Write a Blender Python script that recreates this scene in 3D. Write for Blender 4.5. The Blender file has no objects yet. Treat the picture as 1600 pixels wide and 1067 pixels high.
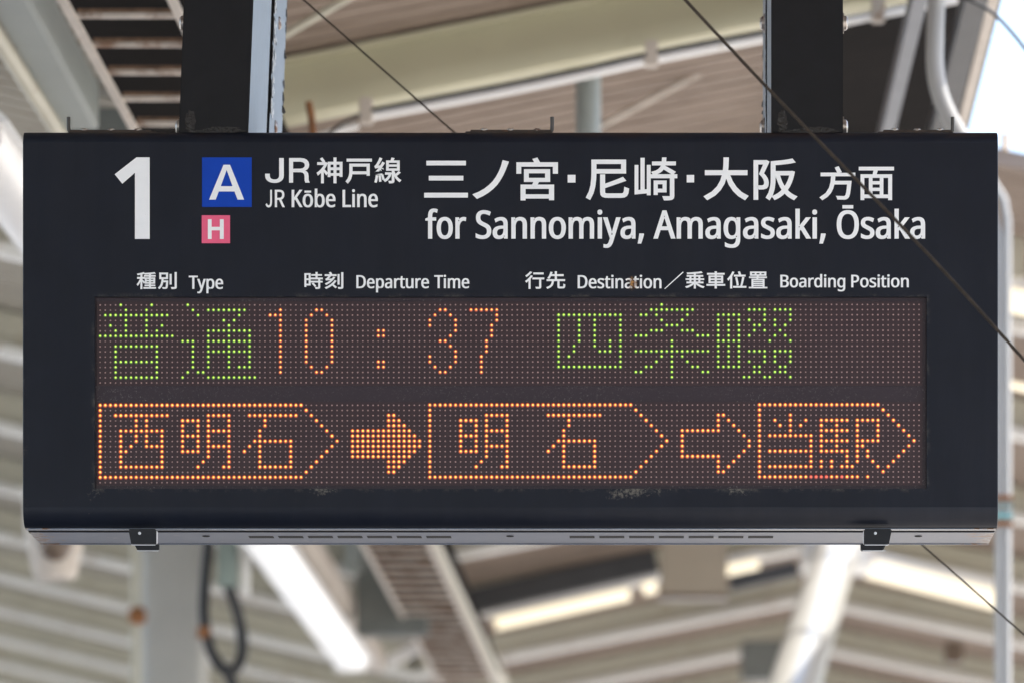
import bpy, bmesh, math, random
from mathutils import Vector, Matrix
random.seed(7)
R = math.radians
SC = bpy.context.scene
COL = SC.collection

# ------------------------------------------------------------------ camera, sky, sun, exposure
D = 7.6                 # distance to the sign's front
CAMZ = 1.6
VX, VY = 1040, 1810     # where the sign's normal through the lens meets the picture (1600 x 1067)
EXPO = 1.76
cam_d = bpy.data.cameras.new('camera')
cam = bpy.data.objects.new('camera', cam_d); COL.objects.link(cam)
cam.location = (0, 0, CAMZ); cam.rotation_euler = (R(90), 0, 0)
cam_d.sensor_width = 36; cam_d.lens = 36 * D / 1.6
cam_d.shift_x = (800 - VX) / 1600; cam_d.shift_y = (VY - 533.5) / 1600
cam_d.clip_start = 0.1; cam_d.clip_end = 2000
cam_d.dof.use_dof = True; cam_d.dof.focus_distance = D + 0.005
cam_d.dof.aperture_fstop = (36 * D / 1.6) / 34.0
cam_d.dof.aperture_blades = 9
SC.camera = cam
SUN_EL, SUN_AZ = 61, 84      # azimuth from +Y towards +X
w = bpy.data.worlds.new('World'); SC.world = w; w.use_nodes = True
nt = w.node_tree; bg = nt.nodes['Background']
sky = nt.nodes.new('ShaderNodeTexSky'); sky.sky_type = 'NISHITA'; sky.sun_disc = False
sky.sun_elevation = R(SUN_EL); sky.sun_rotation = R(SUN_AZ); sky.air_density = 1.0; sky.dust_density = 2.5; sky.ozone_density = 0.6
nt.links.new(sky.outputs[0], bg.inputs[0]); bg.inputs[1].default_value = 0.15
sun_d = bpy.data.lights.new('sun', 'SUN'); sun_d.energy = 2.6; sun_d.angle = R(0.53); sun_d.color = (1, .95, .87)
sun = bpy.data.objects.new('sun', sun_d); COL.objects.link(sun)
to_sun = Vector((math.sin(R(SUN_AZ)) * math.cos(R(SUN_EL)), math.cos(R(SUN_AZ)) * math.cos(R(SUN_EL)), math.sin(R(SUN_EL))))
sun.rotation_euler = to_sun.to_track_quat('Z', 'Y').to_euler(); sun.location = (20, 10, 30)
vs = SC.view_settings
SC.display_settings.display_device = 'sRGB'
vs.view_transform = 'Standard'; vs.look = 'None'; vs.gamma = 1; vs.use_curve_mapping = False; vs.exposure = EXPO
SC.cycles.use_denoising = True
SC.cycles.max_bounces = 8; SC.cycles.diffuse_bounces = 5; SC.cycles.glossy_bounces = 4
SC.cycles.sample_clamp_indirect = 6
GAIN = 2 ** EXPO

def P(px, py, Y):
    return Vector(((px - VX) * Y / (1000 * D), Y, CAMZ + (VY - py) * Y / (1000 * D)))

# ------------------------------------------------------------------ materials
def lin(r, g, b):
    f = lambda c: (c / 255 / 12.92) if c / 255 <= .04045 else ((c / 255 + .055) / 1.055) ** 2.4
    return (f(r), f(g), f(b), 1)

def mat(name, col, rough=.5, metal=0, var=.12, scale=6, bump=0, bscale=60, spec=.5, stain=None, sscale=9, sthr=.6, swid=.08, coat=0, streak=None):
    m = bpy.data.materials.new(name); m.use_nodes = True
    n, l = m.node_tree.nodes, m.node_tree.links
    b = n['Principled BSDF']
    b.inputs['Roughness'].default_value = rough; b.inputs['Metallic'].default_value = metal
    b.inputs['Specular IOR Level'].default_value = spec; b.inputs['Coat Weight'].default_value = coat
    tc = n.new('ShaderNodeTexCoord')
    vec = tc.outputs['Object']
    if streak:
        mp = n.new('ShaderNodeMapping'); mp.inputs['Scale'].default_value = streak
        l.new(vec, mp.inputs[0]); vec = mp.outputs[0]
    nz = n.new('ShaderNodeTexNoise'); nz.inputs['Scale'].default_value = scale; nz.inputs['Detail'].default_value = 6; nz.inputs['Roughness'].default_value = .62
    l.new(vec, nz.inputs['Vector'])
    rp = n.new('ShaderNodeValToRGB'); l.new(nz.outputs[0], rp.inputs[0])
    c = Vector(col[:3])
    rp.color_ramp.elements[0].position = .3; rp.color_ramp.elements[1].position = .7
    rp.color_ramp.elements[0].color = (*(c * (1 - var)), 1); rp.color_ramp.elements[1].color = (*(c * (1 + var)), 1)
    out = rp.outputs[0]
    if stain:
        n2 = n.new('ShaderNodeTexNoise'); n2.inputs['Scale'].default_value = sscale; n2.inputs['Detail'].default_value = 8; n2.inputs['Roughness'].default_value = .7
        l.new(vec, n2.inputs['Vector'])
        r2 = n.new('ShaderNodeMapRange'); r2.inputs[1].default_value = sthr; r2.inputs[2].default_value = sthr + swid
        l.new(n2.outputs[0], r2.inputs[0])
        mx = n.new('ShaderNodeMix'); mx.data_type = 'RGBA'
        l.new(r2.outputs[0], mx.inputs[0]); l.new(out, mx.inputs[6]); mx.inputs[7].default_value = (*stain[:3], 1)
        out = mx.outputs[2]
    l.new(out, b.inputs['Base Color'])
    if bump:
        n3 = n.new('ShaderNodeTexNoise'); n3.inputs['Scale'].default_value = bscale; n3.inputs['Detail'].default_value = 4
        l.new(tc.outputs['Object'], n3.inputs['Vector'])
        bp = n.new('ShaderNodeBump'); bp.inputs['Strength'].default_value = bump; bp.inputs['Distance'].default_value = .002
        l.new(n3.outputs[0], bp.inputs['Height']); l.new(bp.outputs[0], b.inputs['Normal'])
    return m

def emit(name, col, strength):
    m = bpy.data.materials.new(name); m.use_nodes = True
    b = m.node_tree.nodes['Principled BSDF']
    b.inputs['Base Color'].default_value = (.8, .8, .8, 1)
    b.inputs['Emission Color'].default_value = col; b.inputs['Emission Strength'].default_value = strength / GAIN
    return m

RUST = (.16, .06, .025)
M = dict(
    concrete=mat('platform concrete', (.42, .40, .37), .85, var=.15, scale=3),
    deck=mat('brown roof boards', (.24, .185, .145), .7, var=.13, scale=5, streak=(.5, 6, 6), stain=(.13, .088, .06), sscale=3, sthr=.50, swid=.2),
    cream=mat('cream beam paint', (.45, .43, .345), .45, var=.06, scale=4, stain=(.27, .20, .12), sscale=7, sthr=.58, swid=.2),
    olive=mat('olive cream beam paint', (.50, .475, .335), .45, var=.05, scale=4, stain=(.27, .20, .12), sscale=7, sthr=.62, swid=.2),
    flange=mat('lit flange cream', (.72, .715, .68), .4, var=.05, scale=7, stain=(.33, .20, .11), sscale=9, sthr=.58, swid=.16),  # beam paint made paler: ground light on the flanges put into the colour
    white=mat('white steel paint', (.78, .77, .75), .35, var=.05, scale=7, stain=(.5, .42, .33), sscale=8, sthr=.68),
    girder=mat('grey green girder paint', (.27, .295, .285), .4, var=.06, scale=5),
    column=mat('grey column paint', (.36, .36, .34), .35, var=.05, scale=5),
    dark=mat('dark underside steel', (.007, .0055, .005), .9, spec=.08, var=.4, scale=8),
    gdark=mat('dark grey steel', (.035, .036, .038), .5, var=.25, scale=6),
    bluegrey=mat('blue grey steel', (.12, .13, .15), .45, var=.15, scale=6),
    rung=mat('rusty rung', (.62, .55, .48), .6, var=.2, scale=14, stain=(.24, .13, .075), sscale=16, sthr=.45, swid=.2),
    stringer=mat('pale stringer paint', (.50, .445, .385), .5, var=.12, scale=9, stain=(.28, .16, .09), sscale=14, sthr=.6),
    rust=mat('rust', (.22, .09, .03), .8, var=.4, scale=40),
    black=mat('black cable sheath', (.012, .012, .013), .5, var=.2, scale=30),
    box=mat('grey green box', (.20, .245, .22), .45, var=.07),
    beige=mat('beige sheet', (.33, .28, .21), .5, var=.05, scale=4),
    brown=mat('brown dome', (.11, .075, .05), .35, var=.1),
    wire=mat('weathered wire', (.040, .030, .022), .75, metal=0, var=.35, scale=90, spec=.3),
    teal=mat('teal band', (.16, .36, .36), .5, var=.1),
    ochre=mat('ochre clay', (.42, .28, .14), .5, var=.2),
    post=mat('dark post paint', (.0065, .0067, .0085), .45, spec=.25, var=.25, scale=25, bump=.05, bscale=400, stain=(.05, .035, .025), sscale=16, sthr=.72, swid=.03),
    postsheen=mat('post side sheen', (.27, .33, .41), .35, var=.08, scale=40, bump=.15, bscale=500, stain=(.012, .01, .01), sscale=30, sthr=.70, swid=.01),  # sky reflection put into the colour of the visible post side
    flake=mat('peeled paint flake', (.016, .013, .012), .6, var=.4, scale=80),
    bare=mat('chipped edge metal', (.78, .79, .80), .4, var=.3, scale=90),
    blister=mat('blistered paint', (.0062, .0045, .004), .35, var=.7, scale=60, bump=.9, bscale=220),
    eqgrey=mat('equipment grey', (.13, .14, .13), .5, var=.15, scale=8),
    rungrust=mat('rust on rung', (.20, .12, .075), .8, var=.45, scale=40),
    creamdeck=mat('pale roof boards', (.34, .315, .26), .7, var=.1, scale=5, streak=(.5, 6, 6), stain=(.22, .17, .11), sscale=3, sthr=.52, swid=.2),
    flatgrey=mat('pipe grey paint', (.33, .325, .31), .5, var=.06),
    bolt=mat('bolt steel', (.45, .40, .36), .35, metal=.8, var=.3, scale=60, stain=(.12, .06, .04), sscale=70, sthr=.52),
    hinge=mat('rusted hinge', (.035, .022, .015), .65, var=.5, scale=70, stain=(.10, .045, .02), sscale=50, sthr=.58),
    hook=mat('dull hook steel', (.07, .065, .06), .5, metal=.4, var=.3, scale=60),
    latch=mat('black latch', (.006, .0075, .012), .28, var=.2, scale=30, spec=.35),
    latchglint=mat('latch edge highlight', (.62, .63, .66), .3, var=.15, scale=90),  # pale strips paint the light caught on the latch bevels
    bottom=mat('lower cover paint', (.070, .086, .128), .40, var=.14, scale=9, bump=.08, bscale=90, stain=(.20, .19, .2), sscale=26, sthr=.62, swid=.1),  # paler than the face: reflected light from below put into the colour
    lip=mat('lip paint', (.12, .14, .185), .24, var=.3, scale=20, stain=(.2, .14, .11), sscale=25, sthr=.66),  # pale tone carries the highlight along the lips
    slot=mat('slot shadow', (.01, .009, .009), .9, var=.2),
    vinyl=mat('white vinyl', (.84, .85, .86), .55, var=.025, scale=40, bump=.04, bscale=500, stain=(.6, .59, .55), sscale=150, sthr=.66, swid=.05),
    blue=mat('blue vinyl', (.003, .050, .40), .6, spec=.2, var=.05, scale=30),
    pink=mat('pink vinyl', (.80, .12, .23), .55, spec=.3, var=.05, scale=30, stain=(.6, .2, .25), sscale=120, sthr=.68),
    bead=mat('unlit lamp bead', (.32, .205, .195), .3, var=.25, scale=110),
    tube=emit('lit tube', (1, .985, .96, 1), .40),
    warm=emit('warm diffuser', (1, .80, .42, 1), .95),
    chrome=mat('galvanised steel', (.45, .46, .48), .3, metal=.7, var=.1),
)

def end_wear(m):
    # flaked, rusty ends of the lower cover
    n, l = m.node_tree.nodes, m.node_tree.links; b = n['Principled BSDF']; base = b.inputs['Base Color'].links[0].from_socket
    tc = n.new('ShaderNodeTexCoord'); sp = n.new('ShaderNodeSeparateXYZ'); l.new(tc.outputs['Object'], sp.inputs[0])
    ab = n.new('ShaderNodeMath'); ab.operation = 'ABSOLUTE'; l.new(sp.outputs[0], ab.inputs[0])
    mr = n.new('ShaderNodeMapRange'); mr.inputs[1].default_value = .675; mr.inputs[2].default_value = .765; mr.inputs[4].default_value = .34; l.new(ab.outputs[0], mr.inputs[0])
    nz = n.new('ShaderNodeTexNoise'); nz.inputs['Scale'].default_value = 42; nz.inputs['Detail'].default_value = 8; nz.inputs['Roughness'].default_value = .7; l.new(tc.outputs['Object'], nz.inputs['Vector'])
    ad = n.new('ShaderNodeMath'); ad.operation = 'ADD'; l.new(nz.outputs[0], ad.inputs[0]); l.new(mr.outputs[0], ad.inputs[1])
    m2 = n.new('ShaderNodeMapRange'); m2.inputs[1].default_value = .72; m2.inputs[2].default_value = .80; l.new(ad.outputs[0], m2.inputs[0])
    rp = n.new('ShaderNodeValToRGB'); l.new(nz.outputs[0], rp.inputs[0])
    rp.color_ramp.elements[0].position = .44; rp.color_ramp.elements[0].color = (.40, .38, .36, 1); rp.color_ramp.elements[1].position = .56; rp.color_ramp.elements[1].color = (.13, .065, .035, 1)
    mx = n.new('ShaderNodeMix'); mx.data_type = 'RGBA'; l.new(m2.outputs[0], mx.inputs[0]); l.new(base, mx.inputs[6]); l.new(rp.outputs[0], mx.inputs[7]); l.new(mx.outputs[2], b.inputs['Base Color'])
end_wear(M['bottom']); end_wear(M['lip'])
# --------- sign face paint: dark navy, specks, grime round the window, rust run
def face_paint():
    m = mat('sign face paint', (.0070, .0093, .0168), .42, var=.12, scale=14, bump=.03, bscale=700, spec=.22)
    n, l = m.node_tree.nodes, m.node_tree.links
    b = n['Principled BSDF']
    base = b.inputs['Base Color'].links[0].from_socket
    tc = n.new('ShaderNodeTexCoord'); sp = n.new('ShaderNodeSeparateXYZ'); l.new(tc.outputs['Object'], sp.inputs[0])
    def mth(op, a, c=None, clamp=False):
        x = n.new('ShaderNodeMath'); x.operation = op; x.use_clamp = clamp
        for i, v in enumerate((a, c)):
            if v is None: continue
            if isinstance(v, (int, float)): x.inputs[i].default_value = v
            else: l.new(v, x.inputs[i])
        return x.outputs[0]
    def rng(v, a, c):
        x = n.new('ShaderNodeMapRange'); x.inputs[1].default_value = a; x.inputs[2].default_value = c; l.new(v, x.inputs[0]); return x.outputs[0]
    def noise(s, det=7, rough=.7, dist=0):
        x = n.new('ShaderNodeTexNoise'); x.inputs['Scale'].default_value = s; x.inputs['Detail'].default_value = det; x.inputs['Roughness'].default_value = rough
        x.inputs['Distortion'].default_value = dist
        l.new(tc.outputs['Object'], x.inputs['Vector']); return x.outputs[0]
    X, Zc = sp.outputs[0], sp.outputs[2]
    # window 148..1448 x 464..763
    qx = mth('MAXIMUM', mth('SUBTRACT', mth('ABSOLUTE', X), .650), 0)
    qz = mth('MAXIMUM', mth('SUBTRACT', mth('ABSOLUTE', mth('SUBTRACT', Zc, .2085)), .1495), 0)
    dist = mth('SQRT', mth('ADD', mth('MULTIPLY', qx, qx), mth('MULTIPLY', qz, qz)))
    near = rng(dist, .022, 0)
    patch = rng(noise(9, 3, .5), .50, .72)
    low = rng(Zc, .10, .05)
    patch = mth('MAXIMUM', mth('MULTIPLY', patch, mth('ADD', mth('MULTIPLY', low, .5), .35)), 0)
    # corner at lower left
    cx = mth('SUBTRACT', X, -.655); cz = mth('SUBTRACT', Zc, .058)
    cd = mth('SQRT', mth('ADD', mth('MULTIPLY', cx, mth('MULTIPLY', cx, 4)), mth('MULTIPLY', cz, cz)))
    corner = rng(cd, .07, .0)
    # patch below window near px 960
    ex = mth('SUBTRACT', X, .16); ez = mth('SUBTRACT', Zc, .052)
    ed = mth('SQRT', mth('ADD', mth('MULTIPLY', ex, mth('MULTIPLY', ex, .25)), mth('MULTIPLY', ez, mth('MULTIPLY', ez, 1.6))))
    corner2 = mth('MULTIPLY', rng(ed, .045, 0), .82)
    amt = mth('ADD', mth('MULTIPLY', near, patch), mth('MULTIPLY', mth('MAXIMUM', corner, corner2), .44))
    fine = noise(170, 6, .75)
    g = mth('MULTIPLY', rng(mth('ADD', fine, mth('MULTIPLY', amt, .42)), .72, .86), .75)
    # thin dirt line right at the upper window edge
    edge = mth('MULTIPLY', rng(dist, .007, .001), rng(noise(38, 6, .8), .50, .68))
    g = mth('MAXIMUM', g, mth('MULTIPLY', edge, .40))
    vo = n.new('ShaderNodeTexVoronoi'); vo.inputs['Scale'].default_value = 17; l.new(tc.outputs['Object'], vo.inputs['Vector'])
    speck = mth('MULTIPLY', rng(vo.outputs['Distance'], .022, .012), rng(noise(5, 2), .5, .6))
    # chipped left edge of the face
    le = mth('MULTIPLY', rng(X, -.752, -.7625), rng(noise(55, 8, .8), .54, .66))
    le = mth('MULTIPLY', le, rng(Zc, .40, .2))
    g = mth('MAXIMUM', g, mth('MAXIMUM', mth('MULTIPLY', speck, .5), mth('MULTIPLY', le, .30)), True)
    mx = n.new('ShaderNodeMix'); mx.data_type = 'RGBA'; l.new(g, mx.inputs[0]); l.new(base, mx.inputs[6]); mx.inputs[7].default_value = (.17, .155, .13, 1)
    mpn = n.new('ShaderNodeMapping'); mpn.inputs['Scale'].default_value = (16, 1, 1.6); l.new(tc.outputs['Object'], mpn.inputs[0])
    st = n.new('ShaderNodeTexNoise'); st.inputs['Scale'].default_value = 1.5; st.inputs['Detail'].default_value = 7; st.inputs['Roughness'].default_value = .65; l.new(mpn.outputs[0], st.inputs['Vector'])
    film = mth('MULTIPLY', mth('MULTIPLY', rng(st.outputs[0], .42, .75), rng(noise(2.2, 4, .6), .3, .75)), .09)
    fm = n.new('ShaderNodeMix'); fm.data_type = 'RGBA'; l.new(film, fm.inputs[0]); l.new(mx.outputs[2], fm.inputs[6]); fm.inputs[7].default_value = (.085, .085, .09, 1)
    mx = fm
    # brown rust tint on the top rim
    top = mth('MULTIPLY', rng(Zc, .604, .613), rng(noise(14, 6, .7), .42, .7))
    m2 = n.new('ShaderNodeMix'); m2.data_type = 'RGBA'; l.new(mth('MULTIPLY', top, .8), m2.inputs[0]); l.new(mx.outputs[2], m2.inputs[6]); m2.inputs[7].default_value = (.030, .016, .010, 1)
    l.new(m2.outputs[2], b.inputs['Base Color'])
    rr = mth('ADD', mth('MULTIPLY', g, .4), mth('ADD', mth('MULTIPLY', noise(30, 4), .14), .34))
    l.new(rr, b.inputs['Roughness'])
    return m
M['face'] = face_paint()

def board_paint(name, col, dust):
    m = mat(name, col, .38, var=.05, scale=12, spec=.3)
    n, l = m.node_tree.nodes, m.node_tree.links
    b = n['Principled BSDF']; base = b.inputs['Base Color'].links[0].from_socket
    tc = n.new('ShaderNodeTexCoord')
    f = n.new('ShaderNodeTexNoise'); f.inputs['Scale'].default_value = 330; f.inputs['Detail'].default_value = 5; f.inputs['Roughness'].default_value = .8
    c = n.new('ShaderNodeTexNoise'); c.inputs['Scale'].default_value = 4.5; c.inputs['Detail'].default_value = 3
    l.new(tc.outputs['Object'], f.inputs['Vector']); l.new(tc.outputs['Object'], c.inputs['Vector'])
    r1 = n.new('ShaderNodeMapRange'); r1.inputs[1].default_value = .57; r1.inputs[2].default_value = .72; l.new(f.outputs[0], r1.inputs[0])
    r2 = n.new('ShaderNodeMapRange'); r2.inputs[1].default_value = .35; r2.inputs[2].default_value = .65; l.new(c.outputs[0], r2.inputs[0])
    mu = n.new('ShaderNodeMath'); mu.operation = 'MULTIPLY'; l.new(r1.outputs[0], mu.inputs[0]); l.new(r2.outputs[0], mu.inputs[1])
    m3 = n.new('ShaderNodeMath'); m3.operation = 'MULTIPLY'; l.new(mu.outputs[0], m3.inputs[0]); m3.inputs[1].default_value = dust
    mx = n.new('ShaderNodeMix'); mx.data_type = 'RGBA'; l.new(m3.outputs[0], mx.inputs[0]); l.new(base, mx.inputs[6]); mx.inputs[7].default_value = (.30, .27, .26, 1)
    l.new(mx.outputs[2], b.inputs['Base Color'])
    return m
M['panel'] = board_paint('smoky display panel', (.033, .0235, .031), .8)
M['board'] = board_paint('display matrix board', (.040, .0235, .028), .35)

# --------- a lit bead: bright core, its glow painted around it as fading emission (radial position kept per vertex)
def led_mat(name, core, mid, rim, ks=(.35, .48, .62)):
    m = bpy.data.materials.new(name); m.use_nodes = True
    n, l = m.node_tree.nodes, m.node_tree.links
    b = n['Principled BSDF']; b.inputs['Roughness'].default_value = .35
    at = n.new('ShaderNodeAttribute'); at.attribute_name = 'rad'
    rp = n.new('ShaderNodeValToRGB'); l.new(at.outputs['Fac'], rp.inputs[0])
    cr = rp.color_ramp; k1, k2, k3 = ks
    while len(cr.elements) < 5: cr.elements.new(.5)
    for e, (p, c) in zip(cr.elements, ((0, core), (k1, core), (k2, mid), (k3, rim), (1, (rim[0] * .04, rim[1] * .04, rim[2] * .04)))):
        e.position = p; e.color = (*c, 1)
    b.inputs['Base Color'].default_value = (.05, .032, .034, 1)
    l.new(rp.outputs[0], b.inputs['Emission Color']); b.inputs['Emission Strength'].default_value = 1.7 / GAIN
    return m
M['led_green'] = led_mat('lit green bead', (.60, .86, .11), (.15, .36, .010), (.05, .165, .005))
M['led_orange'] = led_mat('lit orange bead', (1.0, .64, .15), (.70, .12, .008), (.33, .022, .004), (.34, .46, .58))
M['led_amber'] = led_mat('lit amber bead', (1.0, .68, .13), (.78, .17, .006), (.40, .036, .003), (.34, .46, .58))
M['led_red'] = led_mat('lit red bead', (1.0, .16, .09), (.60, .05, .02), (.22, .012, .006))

# ------------------------------------------------------------------ mesh helpers
ORIGIN = {}
class MB:
    def __init__(self): self.v = []; self.f = []; self.mi = []; self.rad = None
    def poly(self, pts, m=0):
        k = len(self.v); self.v += [Vector(p) for p in pts]; self.f.append(list(range(k, k + len(pts)))); self.mi.append(m)
    def add(self, vs, fs, m=0):
        k = len(self.v); self.v += [Vector(p) for p in vs]
        for f in fs: self.f.append([k + i for i in f]); self.mi.append(m)
    def box(self, a, b, m=0):
        (x0, y0, z0), (x1, y1, z1) = a, b
        self.add([(x0, y0, z0), (x1, y0, z0), (x1, y1, z0), (x0, y1, z0), (x0, y0, z1), (x1, y0, z1), (x1, y1, z1), (x0, y1, z1)],
                 [(0, 3, 2, 1), (4, 5, 6, 7), (0, 1, 5, 4), (1, 2, 6, 5), (2, 3, 7, 6), (3, 0, 4, 7)], m)
    def sweep(self, prof, pts, up=(0, 0, 1), m=0, closed=True, cap=True):
        # prof: list of (side, up) offsets; pts: path
        pts = [Vector(p) for p in pts]; n = len(pts); k = len(prof); vs = []
        for i, p in enumerate(pts):
            t = (pts[min(i + 1, n - 1)] - pts[max(i - 1, 0)]).normalized()
            s = t.cross(Vector(up)).normalized(); u = s.cross(t).normalized()
            vs += [p + s * a + u * b for a, b in prof]
        fs = []
        for i in range(n - 1):
            for j in range(k if closed else k - 1):
                j2 = (j + 1) % k; fs.append((i * k + j, i * k + j2, (i + 1) * k + j2, (i + 1) * k + j))
        if cap: fs += [tuple(reversed(range(k))), tuple(range((n - 1) * k, n * k))]
        self.add(vs, fs, m)
    def bar(self, p, q, wd, h, m=0, up=(0, 0, 1)):
        c = min(wd, h) * .06
        a, b = wd / 2, h / 2
        self.sweep([(-a + c, -b), (a - c, -b), (a, -b + c), (a, b - c), (a - c, b), (-a + c, b), (-a, b - c), (-a, -b + c)], [p, q], up, m)
    def tube(self, pts, r, n=10, m=0, sub=0, up=None):
        pts = [Vector(p) for p in pts]
        if sub and len(pts) > 2:
            o = []
            for i in range(len(pts) - 1):
                p0, p1, p2, p3 = pts[max(i - 1, 0)], pts[i], pts[i + 1], pts[min(i + 2, len(pts) - 1)]
                for j in range(sub):
                    t = j / sub
                    o.append(.5 * ((2 * p1) + (p2 - p0) * t + (2 * p0 - 5 * p1 + 4 * p2 - p3) * t * t + (-p0 + 3 * p1 - 3 * p2 + p3) * t ** 3))
            pts = o + [pts[-1]]
        d = (pts[-1] - pts[0]).normalized()
        up = up or ((0, 1, 0) if abs(d.z) > .9 else (0, 0, 1))
        self.sweep([(r * math.cos(2 * math.pi * i / n), r * math.sin(2 * math.pi * i / n)) for i in range(n)], pts, up, m)
    def lathe(self, c, axis, prof, n=24, m=0):
        c = Vector(c); q = Vector(axis).normalized().to_track_quat('Z', 'Y'); vs = []; k = len(prof)
        for i in range(n):
            a = 2 * math.pi * i / n
            for r, h in prof: vs.append(c + q @ Vector((r * math.cos(a), r * math.sin(a), h)))
        self.add(vs, [(i * k + j, ((i + 1) % n) * k + j, ((i + 1) % n) * k + j + 1, i * k + j + 1) for i in range(n) for j in range(k - 1)], m)
    def build(self, name, mats, parent=None, smooth=False, bevel=0, root=None):
        me = bpy.data.meshes.new(name)
        o = bpy.data.objects.new(name, me); COL.objects.link(o)
        org = Vector((0, 0, 0))
        if parent is not None:
            org = ORIGIN[parent.name]; o.parent = parent
        elif root is not None:
            org = Vector(root); o.location = org
        ORIGIN[o.name] = org
        me.from_pydata([p - org for p in self.v], [], self.f)
        for mm in (mats if isinstance(mats, (list, tuple)) else [mats]): me.materials.append(mm)
        me.polygons.foreach_set('material_index', self.mi)
        if self.rad is not None:
            a = me.attributes.new('rad', 'FLOAT', 'POINT'); a.data.foreach_set('value', self.rad)
        else:
            bm = bmesh.new(); bm.from_mesh(me)
            if bevel:
                bmesh.ops.remove_doubles(bm, verts=bm.verts, dist=1e-5)
                es = [e for e in bm.edges if len(e.link_faces) == 2 and e.calc_face_angle(0) > .5]
                bmesh.ops.bevel(bm, geom=es, offset=bevel, segments=2, affect='EDGES', clamp_overlap=True)
            bmesh.ops.recalc_face_normals(bm, faces=bm.faces); bm.to_mesh(me); bm.free()
        if smooth:
            me.polygons.foreach_set('use_smooth', [True] * len(me.polygons))
            me.set_sharp_from_angle(angle=R(40))
        return o

def empty(name, loc, label, cat, group=None):
    o = bpy.data.objects.new(name, None); COL.objects.link(o); o.location = loc; o.empty_display_size = .1
    ORIGIN[o.name] = Vector(loc); tag(o, label, cat, group); return o
def tag(o, label, cat, group=None):
    o['label'] = label; o['category'] = cat
    if group: o['group'] = group
    return o

# ------------------------------------------------------------------ ground
g = MB(); g.poly([(-300, -300, 0), (300, -300, 0), (300, 900, 0), (-300, 900, 0)])
gr = g.build('platform_floor', M['concrete']); gr['kind'] = 'structure'

g = MB(); g.poly([(-3.2, 5.2, .004), (.9, 5.2, .004), (.9, 11, .004), (-3.2, 11, .004)])
ap = g.build('added_dark_floor', mat('dark_floor_tone', (.06, .06, .062), .85, var=.2, scale=20)); ap['kind'] = 'structure'  # unseen dark patch added to darken the reflection in the sign's lower roll

# ------------------------------------------------------------------ canopy: W shaped roof running away from the camera
XL, XV, XR, XE = -6.5, -1.3, 0.72, 2.7
def zb(X):
    if X < XV: return 4.08 + .24 * (XV - X)
    if X < XR: return 4.08 + .2 * (X - XV)
    return 4.08 + .2 * (XR - XV) - .21 * (X - XR)
BH = .145
canopy = empty('platform_canopy', (XV, 12, 4.08), 'cream and brown station roof with sloping beams overhead, folded into valley and ridge', 'station roof')
YS = [9.8 + 2.2 * k for k in range(-9, 14)]
T = .05
def deck(x0, x1, y0, y1):
    mb = MB(); nY = max(1, int((y1 - y0) / 1.1))
    z0, z1 = zb(x0) + BH + .012, zb(x1) + BH + .012
    mb.add([(x0, y0, z0), (x1, y0, z1), (x1, y1, z1), (x0, y1, z0), (x0, y0, z0 + T), (x1, y0, z1 + T), (x1, y1, z1 + T), (x0, y1, z0 + T)],
           [(0, 3, 2, 1), (4, 5, 6, 7), (0, 1, 5, 4), (1, 2, 6, 5), (2, 3, 7, 6), (3, 0, 4, 7)])
    # board joints: thin battens running across
    y = y0 + .12
    while y < y1 - .1:
        mb.add([(x0, y, z0 - .0045), (x1, y, z1 - .0045), (x1, y + .012, z1 - .0045), (x0, y + .012, z0 - .0045), (x0, y, z0 + .002), (x1, y, z1 + .002), (x1, y + .012, z1 + .002), (x0, y + .012, z0 + .002)],
               [(0, 3, 2, 1), (0, 1, 5, 4), (1, 2, 6, 5), (2, 3, 7, 6), (3, 0, 4, 7)])
        y += .12
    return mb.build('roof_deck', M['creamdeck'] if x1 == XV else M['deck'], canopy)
deck(XL, XV, -10, 40); deck(XV + .002, XR, -10, 40); deck(XR + .002, XE, -10, 9.4)  # right-hand near deck is unseen, added to keep sky off the sign's top roll
deck(XR + .002, XE, 14.6, 17.0); deck(1.16, XE, 17.002, 22.4); deck(XR + .002, XE, 22.402, 40)  # opening beside the ridge added so that sun reaches the brace
def beam(Y, xs):
    for a, b in zip(xs[:-1], xs[1:]):
        za, zc = zb(a), zb(b)
        A, B = Vector((a, Y, za)), Vector((b, Y, zc))
        mb = MB()
        mb.sweep([(-.012, .014), (.012, .014), (.012, BH - .01), (.03, BH - .008), (.03, BH), (-.03, BH), (-.03, BH - .008), (-.012, BH - .01)], [A, B])
        o = mb.build('roof_beam', M['cream'], canopy)
        f = MB(); f.sweep([(-.045, 0), (.045, 0), (.045, .036), (.035, .036), (.035, .012), (-.035, .012), (-.035, .036), (-.045, .036)], [A, B]); f.build('flange', M['flange'], o)
for Y in YS:
    near = abs(Y - 12) < .1
    xs = [XL, XV - .003, XV + .003, XR - .003] if 9 < Y < 14.6 else [XL, XV - .003, XV + .003, XR - .003, XR + .003, XE]
    if near:
        # the beam seen over the sign: a smooth deep section with a rolled lower edge
        A, B = Vector((XV + .12, Y, zb(XV + .12))), Vector((XR - .003, Y, zb(XR - .003)))
        mb = MB(); pr = [(.060, BH), (.060, BH - .010), (.026, BH - .013), (.034, .095), (.048, .055), (.052, .018), (.046, .004), (.036, 0), (-.05, 0), (-.05, BH)]
        mb.sweep(pr, [A, B]); mb.build('roof_beam', M['olive'], canopy, smooth=True)
        mb = MB(); A2, B2 = Vector((XL, Y, zb(XL))), Vector((XV - .4, Y, zb(XV - .4)))
        mb.sweep([(-.03, 0), (.03, 0), (.03, BH), (-.03, BH)], [A2, B2]); mb.build('roof_beam', M['cream'], canopy)
    else:
        i = 0
        for a, b in ((xs[0], xs[1]), (xs[2], xs[3])) + (((xs[4], xs[5]),) if len(xs) > 4 else ()):
            beam(Y, [a, b])

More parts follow.
